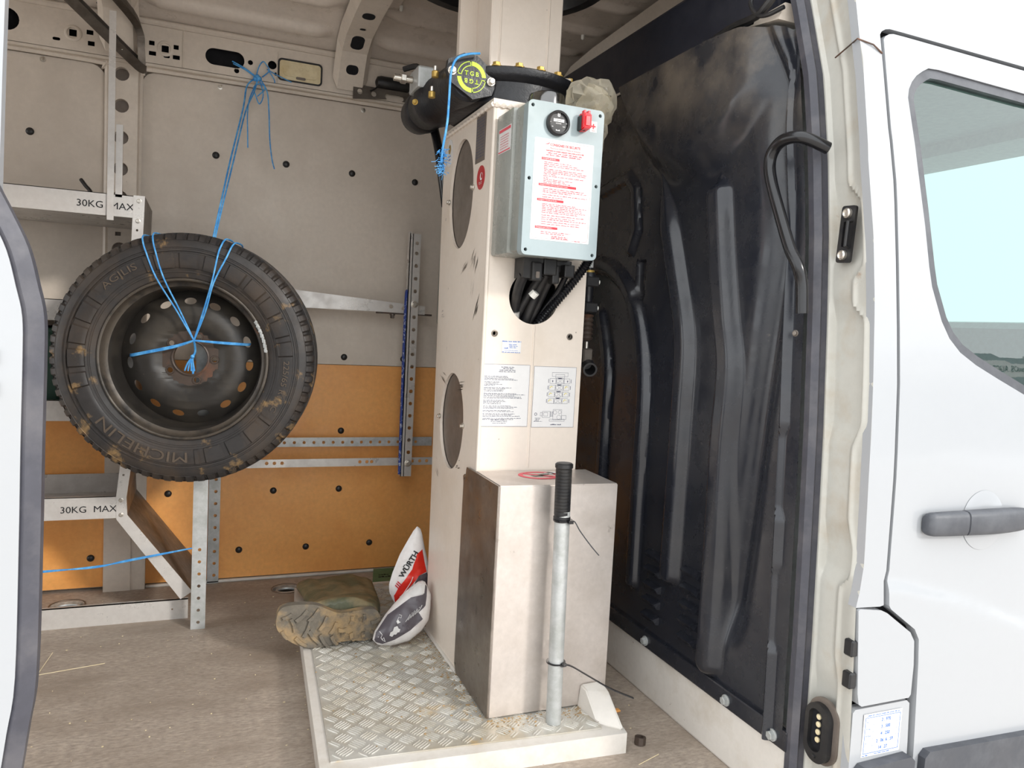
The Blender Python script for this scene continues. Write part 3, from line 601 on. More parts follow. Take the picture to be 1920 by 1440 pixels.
# ---- twine
tw = thing('hanging_twine', (.17, 2.94, 1.84), 'blue twine hanging from the roof rail and tied round the spare wheel', 'twine')
def strand(pts, r=.0022, k=5, parent=None, m='twine'): return tube_o('strand', pts, r, m, parent or tw, 6, k)
strand([(.085, 2.962, 1.884), (.126, 2.95, 1.864), (.165, 2.94, 1.838)]); strand([(.088, 2.96, 1.876), (.13, 2.95, 1.858), (.168, 2.938, 1.832)])
strand([(.165, 2.94, 1.838), (.172, 2.935, 1.87), (.185, 2.935, 1.892), (.197, 2.935, 1.884), (.208, 2.94, 1.866), (.185, 2.94, 1.84)])
strand([(.20, 2.94, 1.87), (.232, 2.945, 1.858), (.286, 2.945, 1.84)], .0018); strand([(.205, 2.94, 1.868), (.226, 2.945, 1.84), (.228, 2.945, 1.828)], .0018)
strand([(.168, 2.94, 1.836), (.135, 2.93, 1.80), (.12, 2.86, 1.70), (.078, 2.72, 1.49), (.044, 2.58, 1.30), (.026, 2.50, 1.20), (.02, 2.47, 1.16)], .0028)
strand([(.170, 2.94, 1.832), (.158, 2.92, 1.78), (.128, 2.86, 1.69), (.088, 2.72, 1.49), (.050, 2.58, 1.30), (.032, 2.50, 1.20), (.026, 2.47, 1.16)], .0028)
strand([(.172, 2.94, 1.83), (.145, 2.93, 1.76), (.138, 2.92, 1.70), (.14, 2.92, 1.64), (.142, 2.92, 1.585)]); strand([(.175, 2.94, 1.832), (.19, 2.94, 1.78), (.178, 2.935, 1.745), (.165, 2.935, 1.77), (.158, 2.935, 1.80), (.18, 2.935, 1.815), (.195, 2.935, 1.80), (.17, 2.935, 1.77)])
strand([(.18, 2.94, 1.83), (.202, 2.93, 1.79), (.21, 2.925, 1.72), (.215, 2.925, 1.63), (.224, 2.925, 1.56), (.234, 2.925, 1.523)])
bm = bmesh.new()
for q in ((.168, 2.938, 1.838), (.175, 2.936, 1.832), (.162, 2.938, 1.83)): r_ = bmesh.ops.create_icosphere(bm, subdivisions=2, radius=.009); bmesh.ops.translate(bm, verts=r_['verts'], vec=q)
fin('knot', bm, 'twine', tw, True)
HB = fw(.014, .052, .036)
def over(x, top):   # from the back of the tyre over the tread and down to the hub
    tb = math.atan2(top[1], top[0]); return [fwp(tb, .340, .085), fwp(tb, .3555, .05), fwp(tb, .3560, -.05), fwp(tb, .349, -.083), fwp(tb, .336, -.098), fwp(tb, .308, -.1045)] + x
strand(over([fw(-.0735, .2223, .0965), fw(-.0298, .1372, .06), HB], (-.112, .33)), .0022)
strand(over([fw(-.0545, .2230, .0965), fw(-.0203, .1372, .06), HB], (-.085, .335)), .0022)
strand(over([fw(.0712, .2215, .0965), fw(.0426, .1372, .06), HB], (.098, .333)), .0024)
strand(over([fw(.075, .2165, .0965), fw(.0476, .1340, .06), HB], (.123, .325)), .0024)
strand([fw(.163, .048, .008), fw(.153, .048, .022), fw(.09, .050, .031), HB], .0026); strand([fw(.162, .045, .008), fw(.152, .045, .022), fw(.09, .047, .031), HB], .0026)
strand([HB, fw(-.02, .040, .034), fw(-.05, .031, .033), fw(-.10, .018, .031), fw(-.150, .005, .022), fw(-.162, .003, .006)], .0028); strand([HB, fw(-.02, .037, .034), fw(-.05, .027, .033), fw(-.10, .014, .031), fw(-.150, .001, .022), fw(-.162, -.001, .006)], .0028)
strand([HB, fw(.012, .02, .008), fw(.004, -.002, .004), fw(.006, -.03, .002), fw(.005, -.052, 0)], .0032)
for dx in (-.010, -.004, .002, .008): strand([fw(.004, .002, .006), fw(dx * .8, -.015, .006), fw(dx * 1.5 - .002, -.038, .002)], .0024)
bm = bmesh.new(); r_ = bmesh.ops.create_icosphere(bm, subdivisions=2, radius=.006); bmesh.ops.translate(bm, verts=r_['verts'], vec=fw(.005, .004, .008)); fin('knot', bm, 'twine', tw, True)

# ---- shelving along the far wall, left
rk = thing('shelf_rack', (-.6, 2.78, 0), 'aluminium shelving rack with stencilled lips standing left of the spare wheel', 'shelving')
def shelf(x1, z0, z1, label):
    bm = bmesh.new(); plate(bm, rect(-1.3, z0, x1, z1), [], .003, FY(2.6)); box(bm, (-1.3, 2.603, z0), (x1 - .01, 2.972, z0 + .003)); box(bm, (-1.3, 2.969, z0), (x1 - .01, 2.972, z1)); box(bm, (-1.3, 2.6, z1 - .002), (x1, 2.612, z1), 0)
    s = fin('shelf', bm, 'alu', rk)
    if label: text('30KG  MAX', .028, FY(2.6), label, z0 + .021, 'cavity', s, sx=1.07, bold=.0004, name='stencil')
    return s
shelf(-.165, 1.271, 1.336, -.344); shelf(-.17, .954, 1.016, None); shelf(-.20, .656, .718, None); shelf(-.222, .356, .424, -.378)
kb = bmesh.new(); plate(kb, rect(-1.3, .0, -.018, .066), [circ(-.065, .034, .003, 8)], .003, FY(2.655)); box(kb, (-1.3, 2.655, .063), (-.018, 2.668, .066)); fin('kick_strip', kb, 'alu', rk)
pr = [(-.162, 1.338), (-.186, .53), (-.199, .42), (-.196, .365), (-.006, .108)]
pl_ = [(-.193, 1.338), (-.217, .53), (-.228, .42), (-.226, .352), (-.040, .085)]
plate_o('end_frame', pr + pl_[::-1], [circ(-.178, 1.30, .0022, 6), circ(-.182, 1.235, .0035, 8), circ(-.208, .49, .0035, 8)], .003, FY(2.598), 'alu', rk)
bm = bmesh.new()
for a, b in zip(pr, pr[1:]): hexa(bm, [(a[0], 2.6, a[1]), (b[0], 2.6, b[1]), (b[0], 2.972, b[1] + .0), (a[0], 2.972, a[1]), (a[0] - .003, 2.6, a[1]), (b[0] - .003, 2.6, b[1]), (b[0] - .003, 2.972, b[1]), (a[0] - .003, 2.972, a[1])])
fin('end_panel', bm, 'darksteel', rk)
for x, z in ((-.178, 1.322), (-.180, 1.262), (-.214, .412), (-.213, .366)): bolt_o((x, 2.598, z), (0, -1, 0), .005, .005, rk, 'bolt', 'rivet')
plate_o('flat_bar', rect(-.263, 1.258, -.245, 1.86), [], .003, FY(2.592), 'alu', rk); box_o('flat_bar', (-.242, 2.60, 1.328), (-.224, 2.612, 1.54), 'alu', rk)
ph = [circ(.013, z, .0052, 12) for z in (.022, .061, .10, .139, .178, .217, .256)]
bm = bmesh.new(); plate(bm, rect(-.009, 0, .034, .92), ph, .003, FY(2.552)); box(bm, (-.009, 2.555, 0), (-.006, 2.59, .92)); fin('slotted_post', bm, 'galv', rk)
plate_o('slotted_post', rect(.042, .0, .082, .53), [circ(.066, .03 + .045 * k, .006, 10) for k in range(9)], .003, FY(2.985), 'galv', rk)
t2 = thing('shelf_twine', (-.2, 2.56, .23), 'blue twine stretched across the lowest shelf bay to the slotted post', 'twine')
for dz in (0, .0035): tube_o('strand', [(-.72, 2.59, .19 + dz), (-.43, 2.575, .207 + dz), (-.28, 2.57, .217 - dz), (-.19, 2.565, .229 + dz), (-.009, 2.55, .263)], .0022, 'twine', t2, 6, 4)
tube_o('loose_cable', [(-.37, 2.9, 1.41), (-.355, 2.88, 1.39), (-.335, 2.86, 1.36), (-.33, 2.85, 1.28)], .006, 'black', rk, 8, 5)
cr = thing('storage_crate', (-.62, 2.78, .72), 'dark green plastic crate on the shelf behind the left edge of the tyre', 'crate')
bm = bmesh.new(); box(bm, (-.85, 2.66, .665), (-.39, 2.95, .93), .01, 2); fin('crate_body', bm, 'greenplas', cr); box_o('crate_rim', (-.86, 2.65, .91), (-.38, 2.96, .93), 'greenplas', cr, .006)
# roof bracket: bent channel by the bow
hb = thing('roof_bracket', (-.21, 2.92, 1.83), 'dull bent steel channel bracket fixed under the roof, top left', 'bracket')
bm = bmesh.new(); P = smoothpts([(-.47, 2.66, 1.99), (-.43, 2.68, 1.955), (-.30, 2.8, 1.865), (-.215, 2.90, 1.812), (-.198, 2.915, 1.81)], 4)
sweep(bm, P, .025, prof=[(-1, -.6), (1, -.6), (1, .6), (.8, .6), (.8, -.4), (-.8, -.4), (-.8, .6), (-1, .6)], up=(.5, -.5, .7)); fin('channel', bm, 'darksteel', hb)
bm = bmesh.new(); P = smoothpts([(-.198, 2.915, 1.81), (-.200, 2.90, 1.86), (-.203, 2.89, 1.90), (-.225, 2.84, 1.94), (-.30, 2.70, 1.985)], 4)
sweep(bm, P, .022, prof=[(-1, -.5), (1, -.5), (1, .5), (-1, .5)], up=(1, 0, .3)); fin('strap', bm, 'darksteel', hb)
for t in (.2, .35, .5, .65, .8): q = Vector((-.45, 2.655, 1.955)).lerp(Vector((-.21, 2.875, 1.793)), t); box_o('slot_mark', tuple(q - Vector((.010, .003, .003))), tuple(q + Vector((.010, .003, .003))), 'whiteplas', hb)
tube_o('wire', [(-.33, 2.90, 1.98), (-.30, 2.93, 1.94), (-.27, 2.94, 1.93), (-.25, 2.94, 1.88)], .004, 'black', hb, 6, 5); tube_o('wire', [(-.29, 2.9, 1.96), (-.26, 2.94, 1.95), (-.235, 2.94, 1.87), (-.24, 2.94, 1.85)], .003, 'black', hb, 6, 5)

# ---- slotted rails on the far wall, right of the wheel
sr = thing('slotted_rails', (.55, 2.9, .43), 'bolted frame of slotted aluminium rails on the far wall right of the wheel', 'rails')
bm = bmesh.new(); plate(bm, [(.02, 1.045), (.80, 1.034), (.80, 1.066), (.02, 1.118)], [circ(.668, 1.058, .008, 12), circ(.716, 1.054, .008, 12)], .003, FY(2.885)); box(bm, (.02, 2.888, 1.036), (.68, 2.905, 1.040)); fin('rail', bm, 'alu', sr)
plate_o('rail', rect(.0, .446, .87, .476), [circ(x, .462, .0065, 12) for x in (.235, .262, .289, .575, .602, .78, .81, .838, .62)], .003, FY(2.90), 'alu', sr)
plate_o('rail', rect(.0, .514, .87, .549), [circ(.30 + .036 * k, .530, .006, 10) for k in range(15)], .003, FY(2.95), 'galv', sr)
box_o('rail_standoff', (.62, 2.89, 1.030), (.83, 2.93, 1.037), 'hub', sr); bolt_o((.675, 2.89, 1.03), (0, 0, -1), .008, .016, sr, 'darksteel')
bm = bmesh.new(); plate(bm, rect(.733, .412, .764, 1.335), [circ(.750, z, .0072, 12) for z in (.505, .552, .599, .646, .693, .74, .787, .834, .881, .928, .975, 1.022, 1.120, 1.167, 1.215, 1.262, 1.30)], .003, FY(2.852)); box(bm, (.722, 2.852, .412), (.725, 2.885, 1.342)); box(bm, (.722, 2.852, .412), (.736, 2.855, 1.335))
fin('rail_upright', bm, 'alu', sr)
for x, z in ((.7495, 1.071), (.7495, .462)): bolt_o((x, 2.852, z), (0, -1, 0), .010, .010, sr)
cd2 = tag(tube_o('cord', [(.7215, 2.86, 1.12), (.717, 2.856, 1.10), (.716, 2.856, .95), (.717, 2.856, .75), (.718, 2.856, .56), (.719, 2.856, .42)], .0055, 'rope', None, 8, 5), 'dark blue cord tied down the side of the upright slotted rail', 'cord')
bx_ = tag(box_o('grey_canister', (.838, 2.70, 1.0), (.95, 2.86, 1.27), 'greyplas', None, .012, 2), 'grey green plastic canister half hidden behind the white pedestal', 'canister')
gb = tag(plate_o('green_board', [(.662, 2.985), (.625, 2.825), (.80, 2.815), (.84, 2.985)], [], .008, FZ(.012), 'board'), 'small green board lying on the floor behind the white sack', 'board')
fineprint(FZ(.0121), [(.665, .72, 2.90, .012, 0), (.66, .76, 2.875, .014, 0), (.73, .77, 2.95, .010, 0)], 'cavity', gb, h=.0005)

# ---- interior lamp
lp = thing('interior_lamp', (.316, 2.95, 1.883), 'yellowed rectangular interior lamp set in the roof rail', 'lamp')
plate_o('lamp_bezel', rrect(.316, 1.883, .156, .078, .014, 5), [rrect(.316, 1.882, .144, .066, .010, 5)], .006, FY(2.951), 'black', lp)
bm = bmesh.new(); plate(bm, rrect(.316, 1.882, .144, .066, .010, 5), [], .008, FY(2.950)); plate(bm, rrect(.316, 1.884, .118, .046, .012, 5), [], .004, FY(2.947)); fin('lamp_lens', bm, 'lamp', lp)
plate_o('lamp_vent', rrect(.318, 1.858, .034, .009, .004, 4), [], .001, FY(2.9455), 'cover', lp)
# black foam grip pushed in the oval rail hole and steel strip under it
fg = thing('foam_grip', (.655, 2.93, 1.89), 'black foam roll stuffed in the oval rail opening near the slewing drive', 'grip')
bm = bmesh.new(); lathe(bm, [(.006, 0), (.020, .006), (.024, .02), (.024, .11), (.019, .128), (.005, .135)], (.588, 2.945, 1.892), (1, 0, 0), 18); fin('grip', bm, 'black', fg, True); tube_o('tail', [(.60, 2.93, 1.88), (.585, 2.925, 1.862), (.565, 2.92, 1.848)], .003, 'black', fg, 6, 3)
bs2 = tag(plate_o('drilled_strip', rect(.505, 1.815, .80, 1.868), [circ(.530 + .052 * k, 1.845 - .001 * k, .010, 14) for k in range(6)], .003, FY(2.935), 'darksteel'), 'dull drilled steel strip screwed to the rail behind the slewing drive', 'strip')
bolt_o((.745, 2.932, 1.83), (0, -1, 0), .011, .012, bs2, 'darksteel')

# ---- base platform with tread plate
pf = thing('base_platform', (.64, 2.1, 0), 'white steel base platform topped with worn tread plate on the plywood floor', 'platform')
PO = [(.252, 1.564), (.966, 1.523), (1.015, 1.80), (1.015, 2.72), (.326, 2.72)]
bm = bmesh.new(); plate(bm, PO, [], .05, FZ(.05)); es = [e for e in bm.edges if len(e.link_faces) == 2 and e.calc_face_angle(0) > .5]; bmesh.ops.bevel(bm, geom=es, offset=.006, segments=2, affect='EDGES'); fin('platform_frame', bm, 'whiteedge', pf, True)
PT = [(.278, 1.598), (.915, 1.556), (.960, 1.76), (.960, 2.69), (.349, 2.69)]
plate_o('tread_plate', PT, [], .003, FZ(.0535), 'tread', pf)
def inpoly(x, y, P):
    c = False
    for i in range(len(P)):
        (x1, y1), (x2, y2) = P[i - 1], P[i]
        if (y1 > y) != (y2 > y) and x < (x2 - x1) * (y - y1) / (y2 - y1) + x1: c = not c
    return c
bm = bmesh.new(); st = .040; a0 = math.radians(38)
for i in range(-40, 60):
    for j in range(-10, 75):
        cx, cy = .3 + st * (i * math.cos(a0) - j * math.sin(a0)) + .25, 1.0 + st * (i * math.sin(a0) + j * math.cos(a0))
        if not (.25 < cx < 1.0 and 1.5 < cy < 2.72): continue
        ori = a0 + (0 if (i + j) % 2 else PI / 2)
        for k in range(5):
            o_ = (k - 2) * .0070; ln = (.0145, .0165, .0175, .0165, .0145)[k]
            px, py = cx - o_ * math.sin(ori), cy + o_ * math.cos(ori)
            if not inpoly(px, py, PT) or not inpoly(px + ln * math.cos(ori), py + ln * math.sin(ori), PT) or not inpoly(px - ln * math.cos(ori), py - ln * math.sin(ori), PT): continue
            if .67 < px < .95 and 1.67 < py < 2.23: continue
            q = [(-ln, 0), (-ln * .3, -.0013), (ln * .3, -.0013), (ln, 0), (ln * .3, .0013), (-ln * .3, .0013)]
            f = lambda u, v, h: bm.verts.new((px + u * math.cos(ori) - v * math.sin(ori), py + u * math.sin(ori) + v * math.cos(ori), .0535 + h))
            B = [f(u, v, 0) for u, v in q]; T = [f(u * .85, v * .5, .0022) for u, v in q]
            bm.faces.new(T)
            for n_ in range(6): bm.faces.new([B[n_], B[(n_ + 1) % 6], T[(n_ + 1) % 6], T[n_]])
tb = fin('tread_bars', bm, 'bars', pf); tb['kind'] = 'stuff'
bm = bmesh.new()
gx = [(.907, 1.70), (.918, 1.572), (.966, 1.530), (.975, 1.70)]
v = [bm.verts.new(p) for p in [(.905, 1.672, .05), (.915, 1.575, .05), (.962, 1.530, .05), (.975, 1.672, .05), (.910, 1.668, .112), (.911, 1.640, .110), (.917, 1.585, .060), (.960, 1.538, .060), (.968, 1.622, .108), (.970, 1.668, .114)]]
for f in ((0, 4, 5, 6, 1), (1, 6, 7, 2), (2, 7, 8, 9, 3), (4, 9, 8, 5), (5, 8, 7, 6), (0, 3, 9, 4), (0, 1, 2, 3)): bm.faces.new([v[i] for i in f])
bmesh.ops.bevel(bm, geom=bm.edges[:], offset=.004, segments=2, affect='EDGES'); fin('gusset', bm, 'whiteedge', pf, True)
# ---- white pedestal column
co = thing('crane_pedestal', (.81, 2.04, .054), 'tall white steel pedestal with round openings behind the aluminium cover box', 'column')
X0, X1, Y0, Y1, ZT = .668, .953, 1.848, 2.240, 1.556
fl_ = FXm(X0)
def yl(y): return -y
ovs = [circ(-2.086, 1.366, .104, 40, .151), circ(-2.080, .728, .108, 40, .137)]
plate_o('side_plate', [(-Y1, .054), (-Y0, .054), (-Y0, ZT), (-Y1 - .03, ZT)], ovs, .008, fl_, 'cream', co)
FC = FY(Y0)
plate_o('front_plate', rect(X0, .054, X1, ZT), [circ(.804, 1.083, .070, 48), circ(.699, .985, .0055, 10), circ(.913, .985, .006, 10)], .008, FC, 'cream', co)
box_o('right_plate', (X1 - .008, Y0 + .008, .054), (X1, Y1, ZT), 'cream', co); box_o('back_plate', (X0 + .008, Y1 - .008, .054), (X1 - .008, Y1, ZT), 'cream', co)
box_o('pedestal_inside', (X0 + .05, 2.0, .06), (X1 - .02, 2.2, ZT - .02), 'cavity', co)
plate_o('top_plate', [(X0 - .004, Y0 - .006), (X1 + .004, Y0 - .006), (X1 + .004, Y1 + .03), (X0 - .004, Y1 + .03)], [], .014, FZ(ZT + .012), 'cream', co)
for pth in ([(X0 - .003, Y1 + .02, ZT - .002), (X0 - .003, Y0 - .003, ZT - .002)], [(X0, Y0 - .003, ZT - .003), (X1, Y0 - .003, ZT - .003)]):
    a, b = Vector(pth[0]), Vector(pth[1]); n = 60
    bm = bmesh.new(); sweep(bm, [a.lerp(b, i / n) for i in range(n + 1)], lambda t: .0055 + .0022 * math.sin(t * 95), 6); fin('weld_bead', bm, 'cream', co, True)
tube_o('weld_bead', [(X0 - .002, Y1, .058), (X0 - .002, 1.93, .058)], .006, 'whiteedge', co, 6)
tube_o('seam', [(.809, Y0 - .0005, 1.012), (.810, Y0 - .0005, .80), (.812, Y0 - .0005, .635)], .0026, 'cream', co, 6)
tube_o('edge_radius', [(X0 + .004, Y0 + .003, .06), (X0 + .004, Y0 + .003, ZT)], .0055, 'cream', co, 8)
for cy, cz, ry, rz, sc_ in ((2.086, 1.366, .112, .160, ((1.978, 1.369), (2.187, 1.356))), (2.080, .728, .116, .146, ((1.970, .729), (2.187, .729)))):
    cv = plate_o('cover_plate', circ(-cy, cz, ry, 40, rz), [], .004, FXm(X0 + .010), 'cover', co)
    for y, z in sc_: bolt_o((X0 - .001, y, z), (-1, 0, 0), .0060, .009, cv, 'bolt', 'screw')
for x, z in ((.699, .985), (.913, .985)): lathe_o('bolt_hole', [(.0085, 0), (.0085, .002), (.0058, .0025), (.0055, -.004)], (x, Y0 - .0005, z), (0, -1, 0), 'darksteel', co, 16, False)
# labels on the pedestal
def label(name, poly, fr, m, t=.0008, par=None): return plate_o(name, poly, [], t, fr, m, par or co)
fA = F((0, Y0 - .0012, 0), (1, 0, 0), (0, 0, 1))
l1 = label('instruction_label', rect(.672, .744, .803, .906), fA, 'paper')
lines = []; z = .886
for i, (n, wds) in enumerate(((4, .094), (4, .05), (4, .08), (5, .124), (4, .076), (3, .110), (2, .104), (3, .112), (2, .12))):
    for k in range(n): lines.append((.677, .677 + wds * random.uniform(.62, 1), z - .012, .0017, 0)); z -= .0030
    z -= .0028
lines += [(.70, .745, .760, .0017, 0), (.70, .748, .756, .0017, 0), (.705, .742, .752, .0017, 0)]
for a, b, c in ((.722, .758, .898), (.727, .755, .894), (.718, .762, .890), (.716, .762, .886)): lines.append((a, b, c, .0022, 0))
fineprint(fA, lines, 'greyink', l1, .0004)
def frame(par, x0, z0, x1, z1, m, w_=.0007, fr=None):
    bm = bmesh.new(); plate(bm, rect(x0, z0, x1, z1), [rect(x0 + w_, z0 + w_, x1 - w_, z1 - w_)], 0, fr or fA, warp=lambda a, b: .0003); return fin('border', bm, m, par)
frame(l1, .672, .744, .803, .906, 'greyink')
l2 = label('diagram_label', rect(.815, .742, .939, .904), fA, 'paper'); frame(l2, .815, .742, .939, .904, 'greyink')
bm = bmesh.new(); by = bmesh.new(); bg_ = bmesh.new()
def orect(b_, x0, z0, x1, z1, w_=.0006): plate(b_, rect(x0, z0, x1, z1), [rect(x0 + w_, z0 + w_, x1 - w_, z1 - w_)], 0, fA, warp=lambda a, b: .0004)
def ocirc(b_, x, z, r, w_=.0006): plate(b_, circ(x, z, r, 16), [circ(x, z, r - w_, 16)], 0, fA, warp=lambda a, b: .0004)
orect(bm, .868, .878, .915, .889); orect(bm, .878, .874, .905, .884)
for k in range(4):
    z = .866 - .0178 * k; dx = -.0012 * k
    orect(bm, .862 + dx, z - .007, .880 + dx, z + .007); orect(bm, .904 + dx, z - .007, .921 + dx, z + .007); orect(bm, .880 + dx, z - .007, .904 + dx, z + .007)
    ocirc(bg_, .886 + dx, z, .0048); ocirc(bg_, .898 + dx, z, .0048); plate(bm, [(.884 + dx, z + .009), (.899 + dx, z + .009), (.895 + dx, z + .0055), (.888 + dx, z + .0055)], [], 0, fA, warp=lambda a, b: .0004)
    plate(bm, rect(.858 + dx, z - .005, .8595 + dx, z + .005), [], 0, fA, warp=lambda a, b: .0004); plate(bm, rect(.924 + dx, z - .005, .9255 + dx, z + .005), [], 0, fA, warp=lambda a, b: .0004)
    tgt = bm if k == 0 else by
    for x in (.868, .912):
        if k == 0: plate(bm, rect(x + .001, z - .003, x + .0035, z + .002), [], 0, fA, warp=lambda a, b: .0005)
        else: plate(by, [(x - .003 + dx, z - .002), (x + dx, z + .003), (x + .005 + dx, z + .001), (x + .005 + dx, z + .0025), (x - .001 + dx, z + .0045), (x - .0045 + dx, z - .001)], [], 0, fA, warp=lambda a, b: .0005)
orect(bm, .876, .762, .902, .790); ocirc(bm, .882, .782, .0055); ocirc(bm, .896, .783, .0048); ocirc(bm, .894, .769, .0062); orect(bm, .845, .768, .868, .785); orect(bm, .849, .772, .861, .782); orect(bm, .866, .758, .911, .764)
for z in (.771, .776, .781): orect(bm, .868, z, .876, z + .003)
orect(bm, .902, .763, .916, .774); orect(bm, .839, .772, .845, .782); ocirc(bm, .826, .777, .004, .0012)
fin('diagram_lines', bm, 'greyink', l2); fin('diagram_arms', by, 'yellowink', l2)['kind'] = 'stuff'; fin('diagram_circles', bg_, 'greyink', l2)
fineprint(fA, [(.824, .842, .766, .0016, 0), (.826, .838, .763, .0016, 0), (.824, .836, .760, .0016, 0), (.821, .846, .757, .0016, 0), (.870, .902, .748, .0030, 0)], 'greyink', l2, .0004)
l3 = label('small_sticker', rect(.721, .936, .774, .967), fA, 'paper')
fineprint(fA, [(.721, .774, .9645, .0026, 0), (.740, .762, .957, .002, 0), (.740, .764, .953, .002, 0), (.742, .760, .949, .002, 0), (.727, .738, .947, .003, 0), (.722, .772, .937, .0018, 0), (.728, .765, .942, .0010, 0)], 'blueink', l3, .0004)
fB = F((X0 - .0012, 0, 0), (0, -1, 0), (0, 0, 1))
l4 = label('rating_plate', rect(-1.973, 1.428, -1.900, 1.562 - .010), fB, 'cover'); fineprint(fB, [(-1.968, -1.906, 1.44 + .0075 * k, .0038, 0) for k in range(14)], 'greyink', l4, .0004)
l5 = label('round_red_sticker', circ(-1.922, 1.386, .030, 28, .031), fB, 'redstk'); plate_o('pictogram', circ(-1.917, 1.388, .010, 14), [circ(-1.913, 1.390, .0075, 12)], 0, F((X0 - .0018, 0, 0), (0, -1, 0), (0, 0, 1)), 'paper', l5); fineprint(fB, [(-1.935, -1.910, 1.373, .002, 0), (-1.933, -1.912, 1.369, .002, 0)], 'paper', l5, .0004)
l6 = label('round_logo_sticker', circ(-2.208, 1.500, .030, 28, .040), fB, 'paper'); plate_o('emblem', circ(-2.208, 1.512, .012, 8, .014), [], 0, F((X0 - .0018, 0, 0), (0, -1, 0), (0, 0, 1)), 'brass', l6); fineprint(fB, [(-2.222, -2.195, 1.49, .004, 0), (-2.216, -2.198, 1.480, .004, 0)], 'blueink', l6, .0004)
# scuffs on the side plate
bm = bmesh.new()
for (y, z, ln, th, a) in ((2.02, 1.165, .05, .003, .5), (1.93, 1.16, .03, .006, 1.2), (2.0, .835, .05, .006, .12), (2.17, .845, .05, .003, -.3), (1.91, 1.05, .06, .010, 1.0), (1.95, 1.18, .04, .003, .8), (2.2, 1.03, .03, .002, .2), (2.0, .62, .02, .004, .3), (2.19, .56, .03, .003, -.6), (1.95, 1.10, .03, .002, 1.3)):
    for k in range(5):
        u0 = -y + random.uniform(-.012, .012); v0 = z + random.uniform(-.012, .012); l = ln * random.uniform(.3, .7); t = th * random.uniform(.15, .4); c, s = math.cos(a), math.sin(a)
        bm.faces.new([bm.verts.new(fB(u0 + p * c - q * s, v0 + p * s + q * c, .0)) for p, q in ((-l, 0), (0, -t), (l, 0), (0, t))])
fin('scuff_marks', bm, 'darksteel', co)['kind'] = 'stuff'
# ---- aluminium cover box
ab = thing('cover_box', (.81, 1.76, .054), 'scuffed aluminium cover box standing on the tread plate with a grey lever before it', 'box')
bm = bmesh.new(); BX0, BX1, BY0, BY1, BZ = .672, .984, 1.668, 1.845, .627
hexa(bm, [(BX0 - .008, BY0, .056), (BX1, BY0, .056), (BX1, BY1, .056), (BX0 - .007, BY1, .056), (BX0 - .008, BY0, BZ), (BX1, BY0, BZ - .003), (BX1, BY1, BZ), (BX0 - .007, BY1, BZ + .002)])
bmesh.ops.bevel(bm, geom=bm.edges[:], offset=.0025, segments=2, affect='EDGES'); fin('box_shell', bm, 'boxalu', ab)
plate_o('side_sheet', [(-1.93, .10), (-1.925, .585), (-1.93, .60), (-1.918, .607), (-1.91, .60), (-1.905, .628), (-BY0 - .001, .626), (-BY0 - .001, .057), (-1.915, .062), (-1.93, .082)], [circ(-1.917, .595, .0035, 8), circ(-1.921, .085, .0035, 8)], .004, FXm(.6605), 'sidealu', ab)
st_ = F((0, 0, BZ + .0015), (1, 0, 0), (0, 1, 0)); sk_ = plate_o('warning_sticker', circ(.815, 1.775, .058, 32, .045), [circ(.815, 1.775, .046, 32, .034)], .0006, st_, 'redlite', ab)
plate_o('sticker_bar', [(.775, 1.795), (.783, 1.802), (.856, 1.757), (.848, 1.749)], [], .0006, st_, 'redlite', sk_); plate_o('sticker_foot', [(.795, 1.762), (.83, 1.768), (.85, 1.792), (.835, 1.795), (.812, 1.778), (.79, 1.775)], [], .0006, st_, 'cover', sk_)
plate_o('torn_label', [(.835, 1.80), (.87, 1.815), (.89, 1.795), (.85, 1.785)], [], .0006, st_, 'paper', ab)
# ---- lever
lv_ = thing('lever', (.815, 1.615, .054), 'galvanised lever tube with a black rubber grip zip tied upright to the aluminium box', 'lever')
pa, pb = Vector((.812, 1.612, .054)), Vector((.807, 1.617, .575))
lathe_o('tube', [(.0185, 0), (.0185, .52)], pa, pb - pa, 'galv', lv_, 24)
hp = [(.019, 0), (.0205, .003), (.0205, .012), (.0185, .014)]
for i in range(14): z = .018 + i * .0078; hp += [(.0195, z), (.0195, z + .0066), (.0189, z + .0070)]
hp += [(.0195, .128), (.0215, .130), (.0215, .138), (.018, .141), (.001, .141)]
bm = bmesh.new(); lathe(bm, [(r, h) for r, h in hp], (.8065, 1.6175, .548), (pb - pa), 24); fin('grip', bm, 'black', lv_, True)
for nm, pts in (('zip_tie', [(.808, 1.594, .552), (.830, 1.60, .552), (.842, 1.588, .53), (.862, 1.570, .50), (.880, 1.56, .478)]), ('zip_tie', [(.811, 1.590, .205), (.836, 1.59, .203), (.88, 1.578, .178), (.93, 1.556, .150), (.985, 1.535, .128)])):
    z = pts[0][2]; bm = bmesh.new(); ring = [(pts[0][0] + .0200 * math.cos(a), 1.615 + .0200 * math.sin(a), z) for a in np.linspace(0, 2 * PI, 25)[:-1]]
    sweep(bm, ring, .0028, closed=True, prof=[(-1.2, -.6), (1.2, -.6), (1.2, .6), (-1.2, .6)], up=(0, 0, 1)); sweep(bm, smoothpts(pts, 5), .0026, prof=[(-1.3, -.5), (1.3, -.5), (1.3, .5), (-1.3, .5)]); box(bm, (pts[0][0] + .004, 1.589, z - .004), (pts[0][0] + .016, 1.599, z + .004)); fin(nm, bm, 'tube', lv_)
